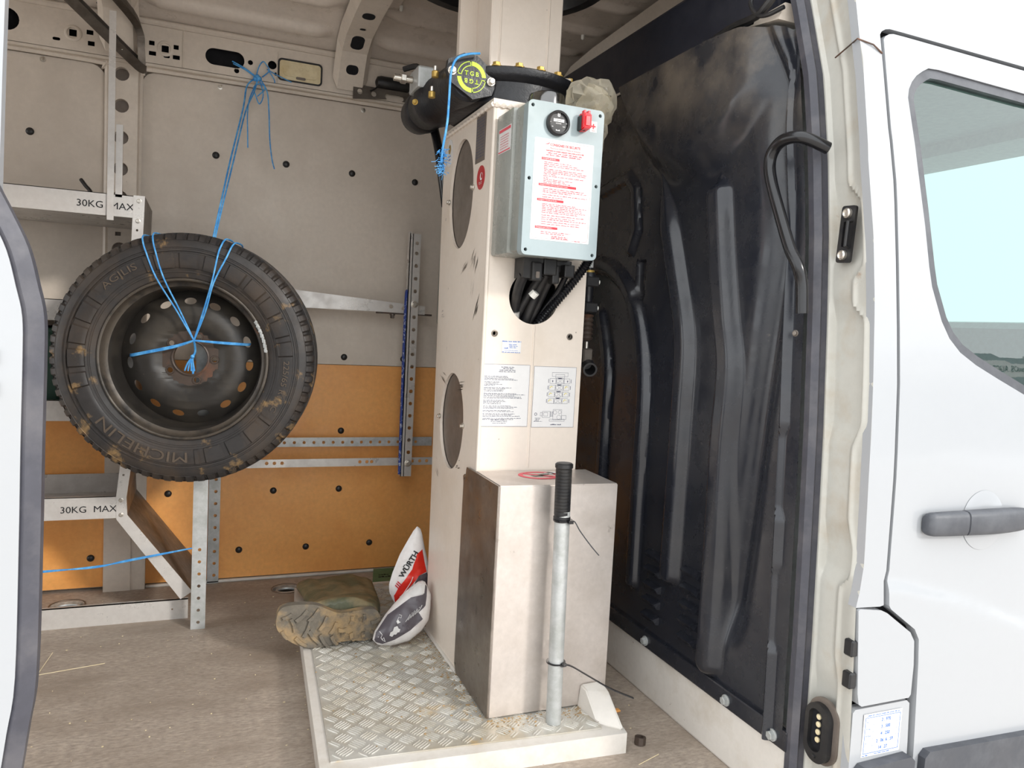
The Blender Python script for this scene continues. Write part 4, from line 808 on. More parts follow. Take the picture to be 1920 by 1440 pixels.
# ---- grey control enclosure
cb = thing('control_box', (.78, 1.75, 1.17), 'grey control enclosure with hour meter and red switch on the pedestal front', 'control box')
bm = bmesh.new(); box(bm, (.676, 1.735, 1.178), (.874, 1.846, 1.524), .008, 2); fin('enclosure_base', bm, 'ctrlb', cb, True)
bm = bmesh.new(); box(bm, (.684, 1.684, 1.182), (.872, 1.736, 1.520), .006, 2); fin('smoked_rim', bm, 'ctrlb', cb, True)
lid_fr = FY(1.660); scs = [(.694, 1.512), (.868, 1.512), (.694, 1.347), (.868, 1.347), (.694, 1.184), (.868, 1.184)]
plate_o('lid', rrect(.781, 1.348, .196, .352, .012, 5), [circ(x, z, .0042, 12) for x, z in scs], .026, lid_fr, 'ctrl', cb)
bm = bmesh.new(); 
for x, z in scs: lathe(bm, [(.0042, -.012), (.0042, -.010)], (x, 1.660, z), (0, -1, 0), 10)
fin('lid_screws', bm, 'cavity', cb)['kind'] = 'stuff'
bm = bmesh.new(); lathe(bm, [(.0285, 0), (.0285, .010), (.026, .013), (.023, .012), (.0225, .007), (.001, .007)], (.757, 1.660, 1.478), (0, -1, 0), 40, False); mt = fin('hour_meter', bm, 'black', cb, True)
fm = F((0, 1.6528, 0), (1, 0, 0), (0, 0, 1)); plate_o('counter_window', rect(.744, 1.4805, .771, 1.487), [], 0, F((0, 1.6522, 0), (1, 0, 0), (0, 0, 1)), 'paper', mt)
bm = bmesh.new(); plate(bm, rect(.754, 1.4925, .760, 1.502), [circ(.757, 1.4955, .0015, 8), circ(.757, 1.4992, .0015, 8)], 0, F((0, 1.6522, 0), (1, 0, 0), (0, 0, 1))); fin('hourglass_mark', bm, 'paper', mt)
text('HOURS', .0042, fm, .757, 1.4755, 'paper', mt, .0006, 'CENTER'); text('00000', .0055, fm, .7575, 1.4817, 'black', mt, .0010, 'CENTER', 1.1); fineprint(fm, [(.751, .763, 1.460, .0028, 0), (.768, .774, 1.470, .0015, 0), (.740, .744, 1.468, .0015, 0), (.735, .738, 1.478, .0015, 0), (.776, .779, 1.478, .0015, 0)], 'paper', mt, .0006)
bm = bmesh.new(); box(bm, (.808, 1.642, 1.468), (.824, 1.660, 1.502), .002); fin('switch_body', bm, 'black', cb)
bm = bmesh.new(); hexa(bm, [(.811, 1.628, 1.470), (.830, 1.626, 1.471), (.830, 1.658, 1.468), (.811, 1.658, 1.466), (.811, 1.630, 1.506), (.830, 1.628, 1.504), (.830, 1.658, 1.508), (.811, 1.658, 1.508)]); bmesh.ops.bevel(bm, geom=bm.edges[:], offset=.002, segments=2, affect='EDGES'); box(bm, (.814, 1.6255, 1.475), (.826, 1.630, 1.498), .001); box(bm, (.812, 1.634, 1.504), (.818, 1.646, 1.512), .001); box(bm, (.823, 1.634, 1.504), (.829, 1.646, 1.512), .001); fin('red_switch_guard', bm, 'red', cb)
sl_ = plate_o('cross_label', rect(.842, 1.4715, .8605, 1.4965), [], .0006, F((0, 1.6594, 0), (1, 0, 0), (0, 0, 1)), 'paper', cb)
f6 = F((0, 1.6592, 0), (1, 0, 0), (0, 0, 1)); plate_o('red_cross', [(.8492, 1.479), (.8528, 1.479), (.8528, 1.4832), (.857, 1.4832), (.857, 1.4868), (.8528, 1.4868), (.8528, 1.491), (.8492, 1.491), (.8492, 1.4868), (.845, 1.4868), (.845, 1.4832), (.8492, 1.4832)], [], 0, f6, 'redink', sl_)
text('SOS', .0046, f6, .851, 1.4735, 'redink', sl_, .0003, 'CENTER')
f5 = F((0, 1.6592, 0), (1, 0, 0), (0, 0, 1)); cs = plate_o('safety_notice', rrect(.7795, 1.325, .153, .232, .002, 2), [], .0008, F((0, 1.6594, 0), (1, 0, 0), (0, 0, 1)), 'paper', cb)
plate_o('notice_border', rrect(.7795, 1.325, .146, .225, .008, 5), [rrect(.7795, 1.325, .1448, .2238, .0075, 5)], 0, f5, 'redlite', cs)
sk5 = 0; sz5 = lambda v: 1.441 - v * .000173
text('CONSIGNES DE SECURITE', .0078, f5, .742, sz5(86), 'redink', cs, .0003, sx=.86, bold=.0002)
text('Plate-forme El\u00e9vatrice Mobile de Personnes', .0056, f5, .782, sz5(128), 'redink', cs, .0003, 'CENTER', .80, .00015); text("Autorisation de conduite obligatoire. Selon arr\u00eat\u00e9 du 02/12/1998", .0050, f5, .781, sz5(160), 'redink', cs, .0003, 'CENTER', .74, .00012)
plate_o('truck_mark', [(.724, sz5(70)), (.735, sz5(62)), (.740, sz5(52)), (.727, sz5(40)), (.728, sz5(37)), (.742, sz5(50)), (.738, sz5(66)), (.738, sz5(72))], [], 0, f5, 'redink', cs)
rows = [(.737, .826, sz5(190), .0030, 0), (.733, .822, sz5(216), .0030, 0)]
heads = [(.722, .768, 270), (.718, .815, 614), (.716, .784, 814), (.714, .772, 1180)]
for a, b, v in heads: plate_o('heading_bar', rect(a, sz5(v) - .0016, b, sz5(v) + .0040), [], 0, f5, 'redink', cs, warp=lambda x, y: .0002)
text('Consignes g\u00e9n\u00e9rales :', .0046, f5, .724, sz5(270), 'paper', cs, .0005, sx=.9); text('Consigne premi\u00e8re avant tout d\u00e9part pour travaux :', .0044, f5, .720, sz5(614), 'paper', cs, .0005, sx=.80); text("Consignes \u00e0 l'arriv\u00e9e sur le site :", .0044, f5, .718, sz5(814), 'paper', cs, .0005, sx=.86); text('Consignes apr\u00e8s utilisation :', .0044, f5, .716, sz5(1180), 'paper', cs, .0005, sx=.86)
for v, e in ((300, .800), (324, .815), (348, .832), (370, .742), (392, .828), (414, .843), (436, .838), (456, .760), (480, .833), (502, .744), (524, .804), (546, .785), (568, .799), (648, .835), (672, .843), (694, .803), (728, .845), (760, .782), (850, .818), (872, .845), (896, .833), (918, .833), (940, .843), (964, .822), (1000, .842), (1030, .815), (1054, .846), (1086, .830), (1116, .829), (1222, .806), (1244, .790)): rows.append((.729, e, sz5(v + 14), .0022, 0))
rows += [(.757, .800, sz5(1290), .0026, 0), (.757, .800, sz5(1312), .0026, 0), (.818, .834, sz5(1325), .002, 0)]
fineprint(f5, rows, 'redlite', cs, .0003)
f7 = F((.6752, 0, 0), (0, -1, 0), (0, 0, 1)); sd_ = plate_o('side_sticker', rect(-1.822, 1.425, -1.742, 1.485), [], .0006, f7, 'paper', cb); plate_o('band', rect(-1.820, 1.476, -1.744, 1.483), [], 0, f7, 'redlite', sd_, warp=lambda a, b: .0004); plate_o('band', rect(-1.820, 1.427, -1.744, 1.430), [], 0, f7, 'redlite', sd_, warp=lambda a, b: .0004); fineprint(f7, [(-1.81, -1.755, 1.435 + .006 * k, .002, 0) for k in range(6)], 'redlite', sd_, .0004)
lathe_o('clear_dome', [(.046, 0), (.046, .040), (.043, .052), (.035, .056), (.001, .057)], (.782, 1.785, 1.524), (0, 0, 1), 'clear', cb, 36); box_o('dome_switch', (.758, 1.765, 1.522), (.802, 1.80, 1.548), 'black', cb, .006, 2)
# connectors under the enclosure and the cable loom
bm = bmesh.new(); hexa(bm, [(.742, 1.78, 1.128), (.775, 1.78, 1.126), (.775, 1.84, 1.126), (.742, 1.84, 1.128), (.742, 1.78, 1.18), (.80, 1.78, 1.18), (.80, 1.84, 1.18), (.742, 1.84, 1.18)]); fin('connector', bm, 'black', cb)
for a, b in (((.762, 1.77, 1.122), (.790, 1.80, 1.168)), ((.795, 1.775, 1.138), (.832, 1.83, 1.18)), ((.822, 1.78, 1.118), (.842, 1.81, 1.165)), ((.853, 1.775, 1.136), (.882, 1.82, 1.168)), ((.746, 1.80, 1.150), (.885, 1.84, 1.180))):
    bm = bmesh.new(); box(bm, a, b, .004, 2); fin('connector', bm, 'black', cb)
plate_o('connector_latch', rrect(.776, 1.136, .010, .016, .002, 2), [], .003, FY(1.768), 'cover', cb)
cl = thing('cable_loom', (.80, 1.84, 1.05), 'bundle of black sleeved cables running from the control enclosure into the round opening', 'cables')
for pts, r, m in (([(.752, 1.80, 1.135), (.751, 1.83, 1.10), (.757, 1.865, 1.05), (.768, 1.90, .98)], .013, 'black'), ([(.805, 1.81, 1.14), (.790, 1.84, 1.10), (.775, 1.87, 1.05), (.77, 1.90, 1.0)], .011, 'black'), ([(.818, 1.81, 1.145), (.812, 1.845, 1.10), (.800, 1.875, 1.04), (.79, 1.90, .98)], .014, 'black'), ([(.868, 1.80, 1.14), (.862, 1.83, 1.10), (.840, 1.865, 1.05), (.815, 1.90, .99)], .008, 'tube'), ([(.83, 1.81, 1.13), (.825, 1.85, 1.08), (.815, 1.88, 1.03), (.80, 1.90, .98)], .009, 'black')):
    tube_o('cable', pts, r, m, cl, 10, 6)
bm = bmesh.new(); lathe(bm, [(.0122, 0), (.0122, .016)], (.792, 1.838, 1.086), (.5, -.5, .7), 12); fin('tape_band', bm, 'whiteplas', cl)
bm = bmesh.new(); lathe(bm, [(.0138, 0), (.0138, .035)], (.760, 1.873, 1.010), (-.1, -.3, .9), 12); fin('foil_wrap', bm, 'alu', cl)
cp = smoothpts([(.935, 1.80, 1.20), (.925, 1.80, 1.175), (.895, 1.815, 1.125), (.862, 1.835, 1.075), (.835, 1.86, 1.03), (.81, 1.89, .98)], 16); nn = len(cp)
bm = bmesh.new(); sweep(bm, cp, lambda t: .0118 + .0016 * (1 if int(t * (nn - 1)) % 2 else -1), 10); fin('corrugated_conduit', bm, 'tube', cl, True)
cp = smoothpts([(.905, 1.80, 1.50), (.915, 1.80, 1.40), (.912, 1.80, 1.30), (.91, 1.80, 1.2)], 20); nn = len(cp)
bm = bmesh.new(); sweep(bm, cp, lambda t: .010 + .0015 * (1 if int(t * (nn - 1)) % 2 else -1), 10); fin('corrugated_conduit', bm, 'tube', cl, True)
# ---- valve actuator on the right side of the pedestal
ac = thing('cable_actuator', (1.0, 1.92, 1.05), 'black push pull actuator with rubber bellows and an open tube end beside the pedestal', 'actuator')
cyl_o('cap_nut', (.998, 1.92, 1.178), (.998, 1.92, 1.20), .012, 'galv', ac, 6); cyl_o('cap_nut', (.998, 1.92, 1.16), (.998, 1.92, 1.172), .015, 'brass', ac, 12)
bm = bmesh.new(); lathe(bm, [(.008, 1.215 - 1.03), (.008, .14), (.016, .135), (.0185, .128), (.0185, .108), (.014, .10), (.013, .055), (.0185, .050), (.0185, .03), (.016, .026)], (.999, 1.92, 1.03), (0, 0, 1), 16); fin('body', bm, 'turret', ac, True)
for z in (1.140, 1.068):
    cyl_o('spacer', (.955, 1.92, z), (.983, 1.92, z), .014, 'whiteplas', ac, 16); bm = bmesh.new(); box(bm, (.982, 1.90, z - .014), (1.022, 1.94, z + .014), .003); fin('clamp', bm, 'black', ac); bolt_o((1.022, 1.915, z), (1, -.3, 0), .006, .008, ac, 'whiteplas')
bp_ = [(.014, 0)]
for i in range(6): bp_ += [(.0195, .004 + i * .0125), (.0145, .010 + i * .0125)]
bm = bmesh.new(); lathe(bm, bp_, (1.0, 1.92, 1.050), (0, 0, -1), 18); fin('bellows', bm, 'hub', ac, True)
cyl_o('rod', (1.003, 1.92, .975), (1.003, 1.92, .93), .0055, 'bolt', ac, 10)
bm = bmesh.new(); box(bm, (.988, 1.905, .910), (1.018, 1.935, .955), .004); fin('clevis', bm, 'darksteel', ac)
bm = bmesh.new(); lathe(bm, [(.020, 0), (.020, .06), (.0150, .06), (.0145, .01), (.001, .008)], (1.012, 1.935, .912), (-.25, -.95, -.25), 20, False); fin('tube_end', bm, 'black', ac, True)
# ---- slewing drive and mast
sw = thing('slewing_drive', (.77, 2.07, 1.57), 'black slewing drive ring with a worm housing and a green lettered cap', 'slewing drive')
RC = (.782, 2.062, 0)
bm = bmesh.new(); lathe(bm, [(.165, 1.572), (.180, 1.580), (.182, 1.630), (.200, 1.640), (.204, 1.646), (.204, 1.660), (.198, 1.664), (.10, 1.664)], RC, (0, 0, 1), 72); fin('ring_housing', bm, 'turret', sw, True)
for k in range(20):
    t = 2 * PI * k / 20 + .1; bm = bmesh.new(); hexbolt(bm, (RC[0] + .186 * math.cos(t), RC[1] + .186 * math.sin(t), 1.664), (0, 0, 1), .0105, .012); fin('flange_bolt', bm, 'brass', sw)
WO = Vector((.622, 1.90, 1.627)); WX = Vector((-.005, .52, .018)).normalized()
bm = bmesh.new(); lathe(bm, [(.050, .012), (.057, .02), (.058, .10), (.060, .24), (.068, .25), (.070, .30), (.062, .31), (.060, .40)], WO, WX, 32); fin('worm_housing', bm, 'turret', sw, True)
bm = bmesh.new(); lathe(bm, [(.060, .40), (.063, .405), (.063, .44), (.056, .445), (.056, .50), (.050, .52)], WO, WX, 32); fin('motor', bm, 'turret', sw, True)
bm = bmesh.new(); box(bm, (.63, 1.93, 1.585), (.72, 2.12, 1.655), .012, 2); fin('housing_neck', bm, 'turret', sw, True)
CA = F(WO, (1, 0, 0), (0, .0, 1)); octo = [(-.062, .035), (-.022, .056), (.014, .055), (.060, .020), (.063, -.018), (.056, -.037), (.006, -.054), (-.054, -.020), (-.066, .010)]
cpx = plate_o('cap_plate', octo, [], .018, F(WO, (1, 0, 0), (0, 0, 1)), 'turret', sw)
fq = lambda h: F(WO - Vector((0, h, 0)), (1, 0, 0), (0, 0, 1))
def arc(b_, r0, r1, a0, a1, n=18):
    pts = [(r1 * math.cos(a0 + (a1 - a0) * i / n), r1 * math.sin(a0 + (a1 - a0) * i / n)) for i in range(n + 1)] + [(r0 * math.cos(a1 + (a0 - a1) * i / n), r0 * math.sin(a1 + (a0 - a1) * i / n)) for i in range(n + 1)]
    plate(b_, pts, [], 0, fq(.0006), warp=lambda x, y: 0)
D = math.radians
bm = bmesh.new(); arc(bm, .0275, .0385, D(5), D(92)); arc(bm, .0275, .0385, D(185), D(272))
for a0, a1 in ((95, 175), (275, 355)):
    arc(bm, .0365, .0385, D(a0), D(a1)); arc(bm, .0265, .0285, D(a0), D(a1)); arc(bm, .0275, .0385, D(a0), D(a0 + 4), 2); arc(bm, .0275, .0385, D(a1 - 4), D(a1), 2)
fin('cap_logo', bm, 'lime', cpx); text('T G B', .0150, fq(0), .0, .0035, 'lime', cpx, .0008, 'CENTER', 1.02, .0004); text('T G B', .0150, fq(0), .0, -.0055, 'lime', cpx, .0008, 'CENTER', 1.02, .0004, rot=PI)
for x, z in ((-.052, .007), (.052, -.004)): bolt_o(WO + Vector((x, 0, z)), (0, -1, 0), .0085, .014, cpx)
bm = bmesh.new(); box(bm, (.545, 2.14, 1.655), (.60, 2.24, 1.715), .006, 2); fin('valve_block', bm, 'galv', sw)
cyl_o('hose_fitting', (.545, 2.2, 1.688), (.49, 2.2, 1.688), .010, 'bolt', sw, 12); cyl_o('hose_fitting', (.525, 2.2, 1.688), (.510, 2.2, 1.688), .015, 'bolt', sw, 6); tube_o('hose', [(.57, 2.2, 1.712), (.56, 2.22, 1.735), (.53, 2.25, 1.73)], .008, 'black', sw, 8, 4)
for x, y, z in ((.552, 1.99, 1.645), (.548, 2.0, 1.595)):
    cyl_o('yellow_plug', (x, y, z - .006), (x, y, z + .010), .0095, 'brass', sw, 12); cyl_o('grease_nipple', (x, y, z + .010), (x, y, z + .024), .005, 'bolt', sw, 8)
bolt_o((.53, 2.10, 1.60), (-.5, -.8, 0), .006, .010, sw, 'brass')
tube_o('hose', [(.66, 2.36, 1.60), (.665, 2.32, 1.53), (.67, 2.295, 1.46), (.69, 2.30, 1.36)], .014, 'tube', sw, 10, 5)
ms = thing('mast', (.77, 2.05, 1.664), 'cream steel crane mast rising through the roof above the slewing drive', 'mast')
box_o('mast_box', (.680, 1.935, 1.664), (.882, 2.16, 2.6), 'cream', ms, .003); box_o('mast_flange', (.632, 2.05, 1.664), (.93, 2.075, 2.6), 'cream', ms, .002)
for x in (.706, .842): tube_o('mast_weld', [(x, 1.9345, 1.666), (x, 1.9345, 2.5)], .0025, 'cream', ms, 6)
plate_o('mast_foot', [(.67, 1.90), (.90, 1.90), (.95, 2.06), (.90, 2.2), (.65, 2.2), (.61, 2.06)], [], .004, FZ(1.668), 'cream', ms)
# frayed twine on the drive cap
t3 = thing('frayed_twine', (.58, 1.885, 1.5), 'bright blue frayed twine draped over the black worm housing cap', 'twine')
tube_o('strand', [(.635, 1.882, 1.682), (.600, 1.876, 1.672), (.572, 1.874, 1.655), (.560, 1.874, 1.62), (.558, 1.874, 1.56), (.556, 1.874, 1.50), (.548, 1.874, 1.44), (.545, 1.874, 1.40)], .0030, 'twine', t3, 8, 6)
bm = bmesh.new()
for k in range(110):
    z = random.uniform(1.37, 1.435); p = Vector((.547 + random.gauss(0, .004), 1.874 + random.gauss(0, .004), z)); d = Vector((random.gauss(0, .006), random.gauss(0, .005), random.uniform(-.012, .008)))
    sweep(bm, [p, p + d * .6, p + d + Vector((random.gauss(0, .004), 0, random.gauss(0, .004)))], .0007, 3)
fin('frayed_fibres', bm, 'twine', t3)['kind'] = 'stuff'
# ---- crumpled polythene bag behind the enclosure
def crumple(bm, c, s, amp, seed, sub=3):
    rj = random.Random(seed); r_ = bmesh.ops.create_icosphere(bm, subdivisions=sub, radius=1.0)
    for v in r_['verts']:
        p = v.co.copy(); n = noise.noise(p * 1.1 + Vector((seed, 0, 0))); k = 1 + amp * n + rj.uniform(-.13, .10)
        v.co = Vector(c) + Vector((p.x * s[0] + rj.uniform(-.006, .006), p.y * s[1], p.z * s[2] + rj.uniform(-.006, .006))) * 1.0 + Vector((p.x * s[0], p.y * s[1], p.z * s[2])) * (k - 1)
bm = bmesh.new(); crumple(bm, (.893, 1.765, 1.575), (.068, .055, .056), .35, 4); crumple(bm, (.90, 1.76, 1.572), (.045, .045, .040), .4, 9, 2); crumple(bm, (.918, 1.77, 1.510), (.028, .03, .058), .4, 12, 2)
bmesh.ops.subdivide_edges(bm, edges=bm.edges[:], cuts=1, use_grid_fill=True, smooth=.25)
bg2 = tag(fin('plastic_bag', bm, 'film', None, True), 'crumpled clear plastic bag tucked behind the top of the grey control enclosure', 'bag')
# ---- muddy boot
bt = thing('rubber_boot', (.4, 2.4, .055), 'muddy green rubber boot lying on its side, ribbed sole towards the door', 'boot')
SO = [(x, z + .024) for x, z in [(.217, .123), (.225, .149), (.247, .160), (.284, .162), (.324, .158), (.353, .145), (.386, .130), (.418, .129), (.454, .132), (.491, .130), (.508, .115), (.518, .086), (.514, .056), (.498, .044), (.464, .039), (.431, .043), (.399, .043), (.370, .036), (.335, .032), (.300, .035), (.262, .051), (.231, .076), (.218, .097)]]
SO = [(p.x, p.z) for p in smoothpts([(x, 0, z) for x, z in SO], 3, True)]
bm = bmesh.new(); plate(bm, SO, [], .026, FY(2.195), bu=np.arange(.22, .52, .02), bv=np.arange(.07, .19, .02), warp=lambda a, b: .012 * math.sin((a - .22) * 9) - .06 * max(0, .26 - a)); fin('sole', bm, 'sole', bt, True)
fsol = FY(2.195); sw_ = lambda a, b: .012 * math.sin((a - .22) * 9) - .06 * max(0, .26 - a)
for (x, z, l, wd, a) in ((.262, .128, .020, .010, 1.9), (.285, .155, .022, .011, .8), (.300, .115, .024, .010, 1.2), (.318, .155, .022, .010, .9), (.322, .088, .026, .010, -.9), (.345, .128, .022, .010, 1.1), (.350, .075, .024, .010, -1.0), (.374, .112, .018, .010, 1.1), (.378, .075, .016, .010, -1.0), (.285, .078, .020, .010, -.7), (.425, .130, .012, .011, 1.4), (.430, .080, .013, .011, -1.2), (.462, .132, .012, .010, 1.5), (.464, .078, .013, .011, -1.3), (.497, .120, .014, .010, .3), (.495, .085, .012, .010, -.5), (.245, .155, .014, .008, .5), (.240, .10, .014, .008, -1.0), (.400, .105, .012, .012, 0)):
    c, s = math.cos(a), math.sin(a); q = [(x + u * c - v * s, z + u * s + v * c) for u, v in ((-l, -wd * .5), (0, -wd * .75), (l, -wd * .4), (l, wd * .4), (0, wd * .2), (-l, wd * .5))]
    bm = bmesh.new(); plate(bm, q, [], .009, fsol, warp=lambda a_, b_: sw_(a_, b_) + .007); fin('tread_lug', bm, 'sole', bt)
secs = [(2.215, .225, .510, .060, .182, 2.6), (2.235, .235, .515, .058, .180, 2.6), (2.265, .265, .525, .056, .170, 2.6), (2.31, .30, .540, .055, .155, 2.5), (2.37, .325, .552, .055, .140, 2.4), (2.45, .335, .562, .055, .128, 2.3), (2.55, .330, .572, .055, .120, 2.3), (2.64, .318, .582, .055, .112, 2.2), (2.66, .322, .578, .060, .106, 2.2)]
bm = bmesh.new(); R = []; NS = 40
for y, x0, x1, z0, z1, e in secs:
    ring = []
    for i in range(NS):
        t = 2 * PI * i / NS; cx = math.copysign(abs(math.cos(t)) ** (2 / e), math.cos(t)); cz = math.copysign(abs(math.sin(t)) ** (2 / e), math.sin(t))
        wob = .004 * math.sin(i * 1.7 + y * 60) + .006 * math.sin(y * 45 + cx * 5)
        ring.append(bm.verts.new(((x0 + x1) / 2 + cx * (x1 - x0) / 2, y, max(.0545, (z0 + z1) / 2 + cz * ((z1 - z0) / 2 + (wob if cz > 0 else 0))))))
    R.append(ring)
for A, B in zip(R, R[1:]):
    for i in range(NS): bm.faces.new([A[i], A[(i + 1) % NS], B[(i + 1) % NS], B[i]])
bm.faces.new(R[0]); bm.faces.new(R[-1]); bt_u = fin('boot_upper', bm, 'wellie', bt, True)
md = bt_u.modifiers.new('s', 'SUBSURF'); md.levels = 1; md.render_levels = 1
# ---- folded white and red sack
sk = thing('salt_sack', (.62, 2.2, .055), 'half empty white sack with red and charcoal print slumped against the pedestal', 'sack')
class Pillow:
    def __init__(s, pts, fr, bf, bb, seed=0):
        s.p = pts; s.fr = fr; s.bf = bf; s.bb = bb; s.c = (sum(p[0] for p in pts) / len(pts), sum(p[1] for p in pts) / len(pts)); s.seed = seed
        ang = sorted((math.atan2(p[1] - s.c[1], p[0] - s.c[0]), math.dist(p, s.c)) for p in pts); s.a = [a[0] for a in ang]; s.r = [a[1] for a in ang]
    def R(s, t):
        # distance from the centre to the outline along t
        d = (math.cos(t), math.sin(t)); best = 1e-3
        for i in range(len(s.p)):
            (x1, y1), (x2, y2) = s.p[i - 1], s.p[i]; ex, ey = x2 - x1, y2 - y1; den = d[0] * ey - d[1] * ex
            if abs(den) < 1e-9: continue
            wx, wy = x1 - s.c[0], y1 - s.c[1]; u = (wx * ey - wy * ex) / den; k = (wx * d[1] - wy * d[0]) / den
            if u > 0 and -1e-6 <= k <= 1 + 1e-6: best = max(best, u)
        return best
    def h(s, x, y):
        dx, dy = x - s.c[0], y - s.c[1]; r = math.hypot(dx, dy); q = min(1, r / s.R(math.atan2(dy, dx))) if r > 1e-6 else 0
        wr = noise.noise(Vector((x * 26 + s.seed, y * 22, s.seed))) * .010 + abs(noise.noise(Vector((x * 60, y * 50 + s.seed, 4)))) * .005
        return (s.bf * (max(0, 1 - q ** 2.4)) ** .55 + wr * (1 - q ** 3), q)
    def build(s, name, m, par, nr=14, na=72):
        bm = bmesh.new(); c0 = bm.verts.new(s.fr(*s.c, s.h(*s.c)[0])); c1 = bm.verts.new(s.fr(*s.c, -s.bb)); F_, B_ = [], []
        for k in range(1, nr + 1):
            q = k / nr; f_, b_ = [], []
            for i in range(na):
                t = 2 * PI * i / na - PI; r = s.R(t) * q; x, y = s.c[0] + r * math.cos(t), s.c[1] + r * math.sin(t)
                f_.append(bm.verts.new(s.fr(x, y, s.h(x, y)[0] if k < nr else 0))); b_.append(f_[-1] if k == nr else bm.verts.new(s.fr(x, y, -s.bb * (1 - q ** 2.4) ** .55)))
            F_.append(f_); B_.append(b_)
        for L_, c_ in ((F_, c0), (B_, c1)):
            for i in range(na): bm.faces.new([c_, L_[0][i], L_[0][(i + 1) % na]])
            for A, B in zip(L_, L_[1:]):
                for i in range(na): bm.faces.new([A[i], A[(i + 1) % na], B[(i + 1) % na], B[i]])
        return fin(name, bm, m, par, True)
    def w(s, lift=.0016): return lambda a, b, h=0: s.h(a, b)[0] + lift + (h or 0)
    def pr(s, name, poly, m, par, lift=.0014):
        xs = [p[0] for p in poly]; zs = [p[1] for p in poly]
        bm = bmesh.new(); plate(bm, poly, [], 0, s.fr, bu=np.arange(min(xs), max(xs), .006), bv=np.arange(min(zs), max(zs), .006), warp=s.w(lift)); return fin(name, bm, m, par, True)
UP = Pillow([(.645, .373), (.656, .351), (.669, .295), (.690, .223), (.700, .185), (.705, .140), (.681, .085), (.591, .100), (.574, .137), (.560, .166), (.559, .190), (.568, .226), (.589, .282), (.611, .323), (.631, .358)], F((0, 2.29, 0), (1, 0, 0), (0, 0, 1)), .020, .012, 1)
su = UP.build('sack_top', 'sack', sk)
UP.pr('red_print', [(.657, .298), (.673, .226), (.646, .218), (.616, .178), (.613, .150), (.619, .134), (.596, .115), (.578, .136), (.573, .156), (.585, .182), (.604, .208), (.624, .240), (.636, .285)], 'sackred', su)
UP.pr('dark_print', [(.646, .218), (.675, .224), (.686, .179), (.665, .157), (.625, .136), (.614, .150), (.618, .175)], 'sackdark', su)
wt = lambda P, lift: (lambda a, b, h: P.fr(a, b, P.h(a, b)[0] + lift))
text('W\u00dcRTH', .021, UP.fr, .597, .212, 'black', su, sx=1.18, bold=.0008, rot=math.radians(60.5), warp=wt(UP, .0022))
text('///', .026, UP.fr, .588, .176, 'redink', su, sx=.9, bold=.001, rot=math.radians(60), warp=wt(UP, .0022), name='emblem')
for i, (x, z, l) in enumerate(((.590, .152, .075), (.604, .150, .06))):
    pts = [(x + t * l * .5, z + t * l * (.35 + .5 * t), 0) for t in np.linspace(0, 1, 8)]
    bm = bmesh.new(); sweep(bm, [UP.fr(a, b, UP.h(a, b)[0] + .0018) for a, b, _ in pts], .0012, 4); fin('swoosh', bm, 'sack', su)
LO = Pillow([(.481, .085), (.486, .106), (.522, .154), (.546, .179), (.587, .215), (.631, .243), (.646, .236), (.663, .197), (.659, .160), (.651, .124), (.627, .095), (.588, .070), (.540, .063), (.498, .068)], F((0, 2.115, 0), (1, 0, -.0), (0, .35, 1)), .045, .04, 5)
so_ = LO.build('sack_bottom', 'sack', sk)
LO.pr('dark_print', [(.484, .086), (.489, .106), (.524, .152), (.563, .178), (.591, .195), (.628, .200), (.640, .228), (.647, .222), (.632, .168), (.610, .151), (.622, .131), (.586, .104), (.539, .081), (.506, .072), (.489, .078)], 'sackdark', so_)
LO.pr('white_print', [(.586, .205), (.620, .228), (.640, .230), (.632, .203), (.597, .199)], 'paper', so_, .0024)
cz = lambda p: (p[0], p[1])
LO.pr('car_pictogram', [(.522, .094), (.524, .103), (.531, .106), (.535, .116), (.545, .119), (.549, .111), (.554, .109), (.551, .101), (.546, .101), (.541, .095), (.535, .096), (.530, .090)], 'paper', so_, .0026)
LO.pr('plug_pictogram', [(.546, .124), (.543, .132), (.548, .137), (.552, .130), (.556, .129)], 'paper', so_, .0026)
bm = bmesh.new(); sweep(bm, [LO.fr(a, b, LO.h(a, b)[0] + .002) for a, b in ((.547, .136), (.551, .143), (.557, .140), (.559, .147), (.552, .150))], .0009, 4); fin('plug_cord', bm, 'paper', so_)
bm = bmesh.new()
for k in range(6):
    x, z = .569 + .0075 * k, .128 + .0045 * k; pts = [(x, z), (x + .007, z + .009), (x + .014, z + .020)]
    sweep(bm, [LO.fr(a, b, LO.h(a, b)[0] + .002) for a, b in pts], .0008, 4)
fin('fine_print', bm, 'paper', so_)['kind'] = 'stuff'
bm = bmesh.new(); sweep(bm, [LO.fr(a, b, LO.h(a, b)[0] + .002) for a, b in ((.497, .108), (.503, .098), (.500, .090), (.506, .082), (.512, .078), (.507, .090), (.503, .084))], .0012, 4); fin('tool_pictogram', bm, 'paper', so_)
# ---- grab handle on the bulkhead edge
gh = thing('grab_handle', (1.14, 1.27, 1.05), 'glossy black grab handle tube beside the door seal', 'handle')
tube_o('handle_tube', [(1.165, 1.235, 1.395), (1.115, 1.250, 1.412), (1.10, 1.285, 1.414), (1.10, 1.315, 1.402), (1.10, 1.328, 1.375), (1.10, 1.318, 1.332), (1.10, 1.285, 1.262), (1.10, 1.248, 1.19), (1.105, 1.228, 1.155), (1.115, 1.224, 1.12), (1.12, 1.222, 1.06)], .0125, 'tube', gh, 14, 8)
bolt_o((1.135, 1.252, 1.02), (-1, -.3, 0), .005, .006, gh, 'darksteel')
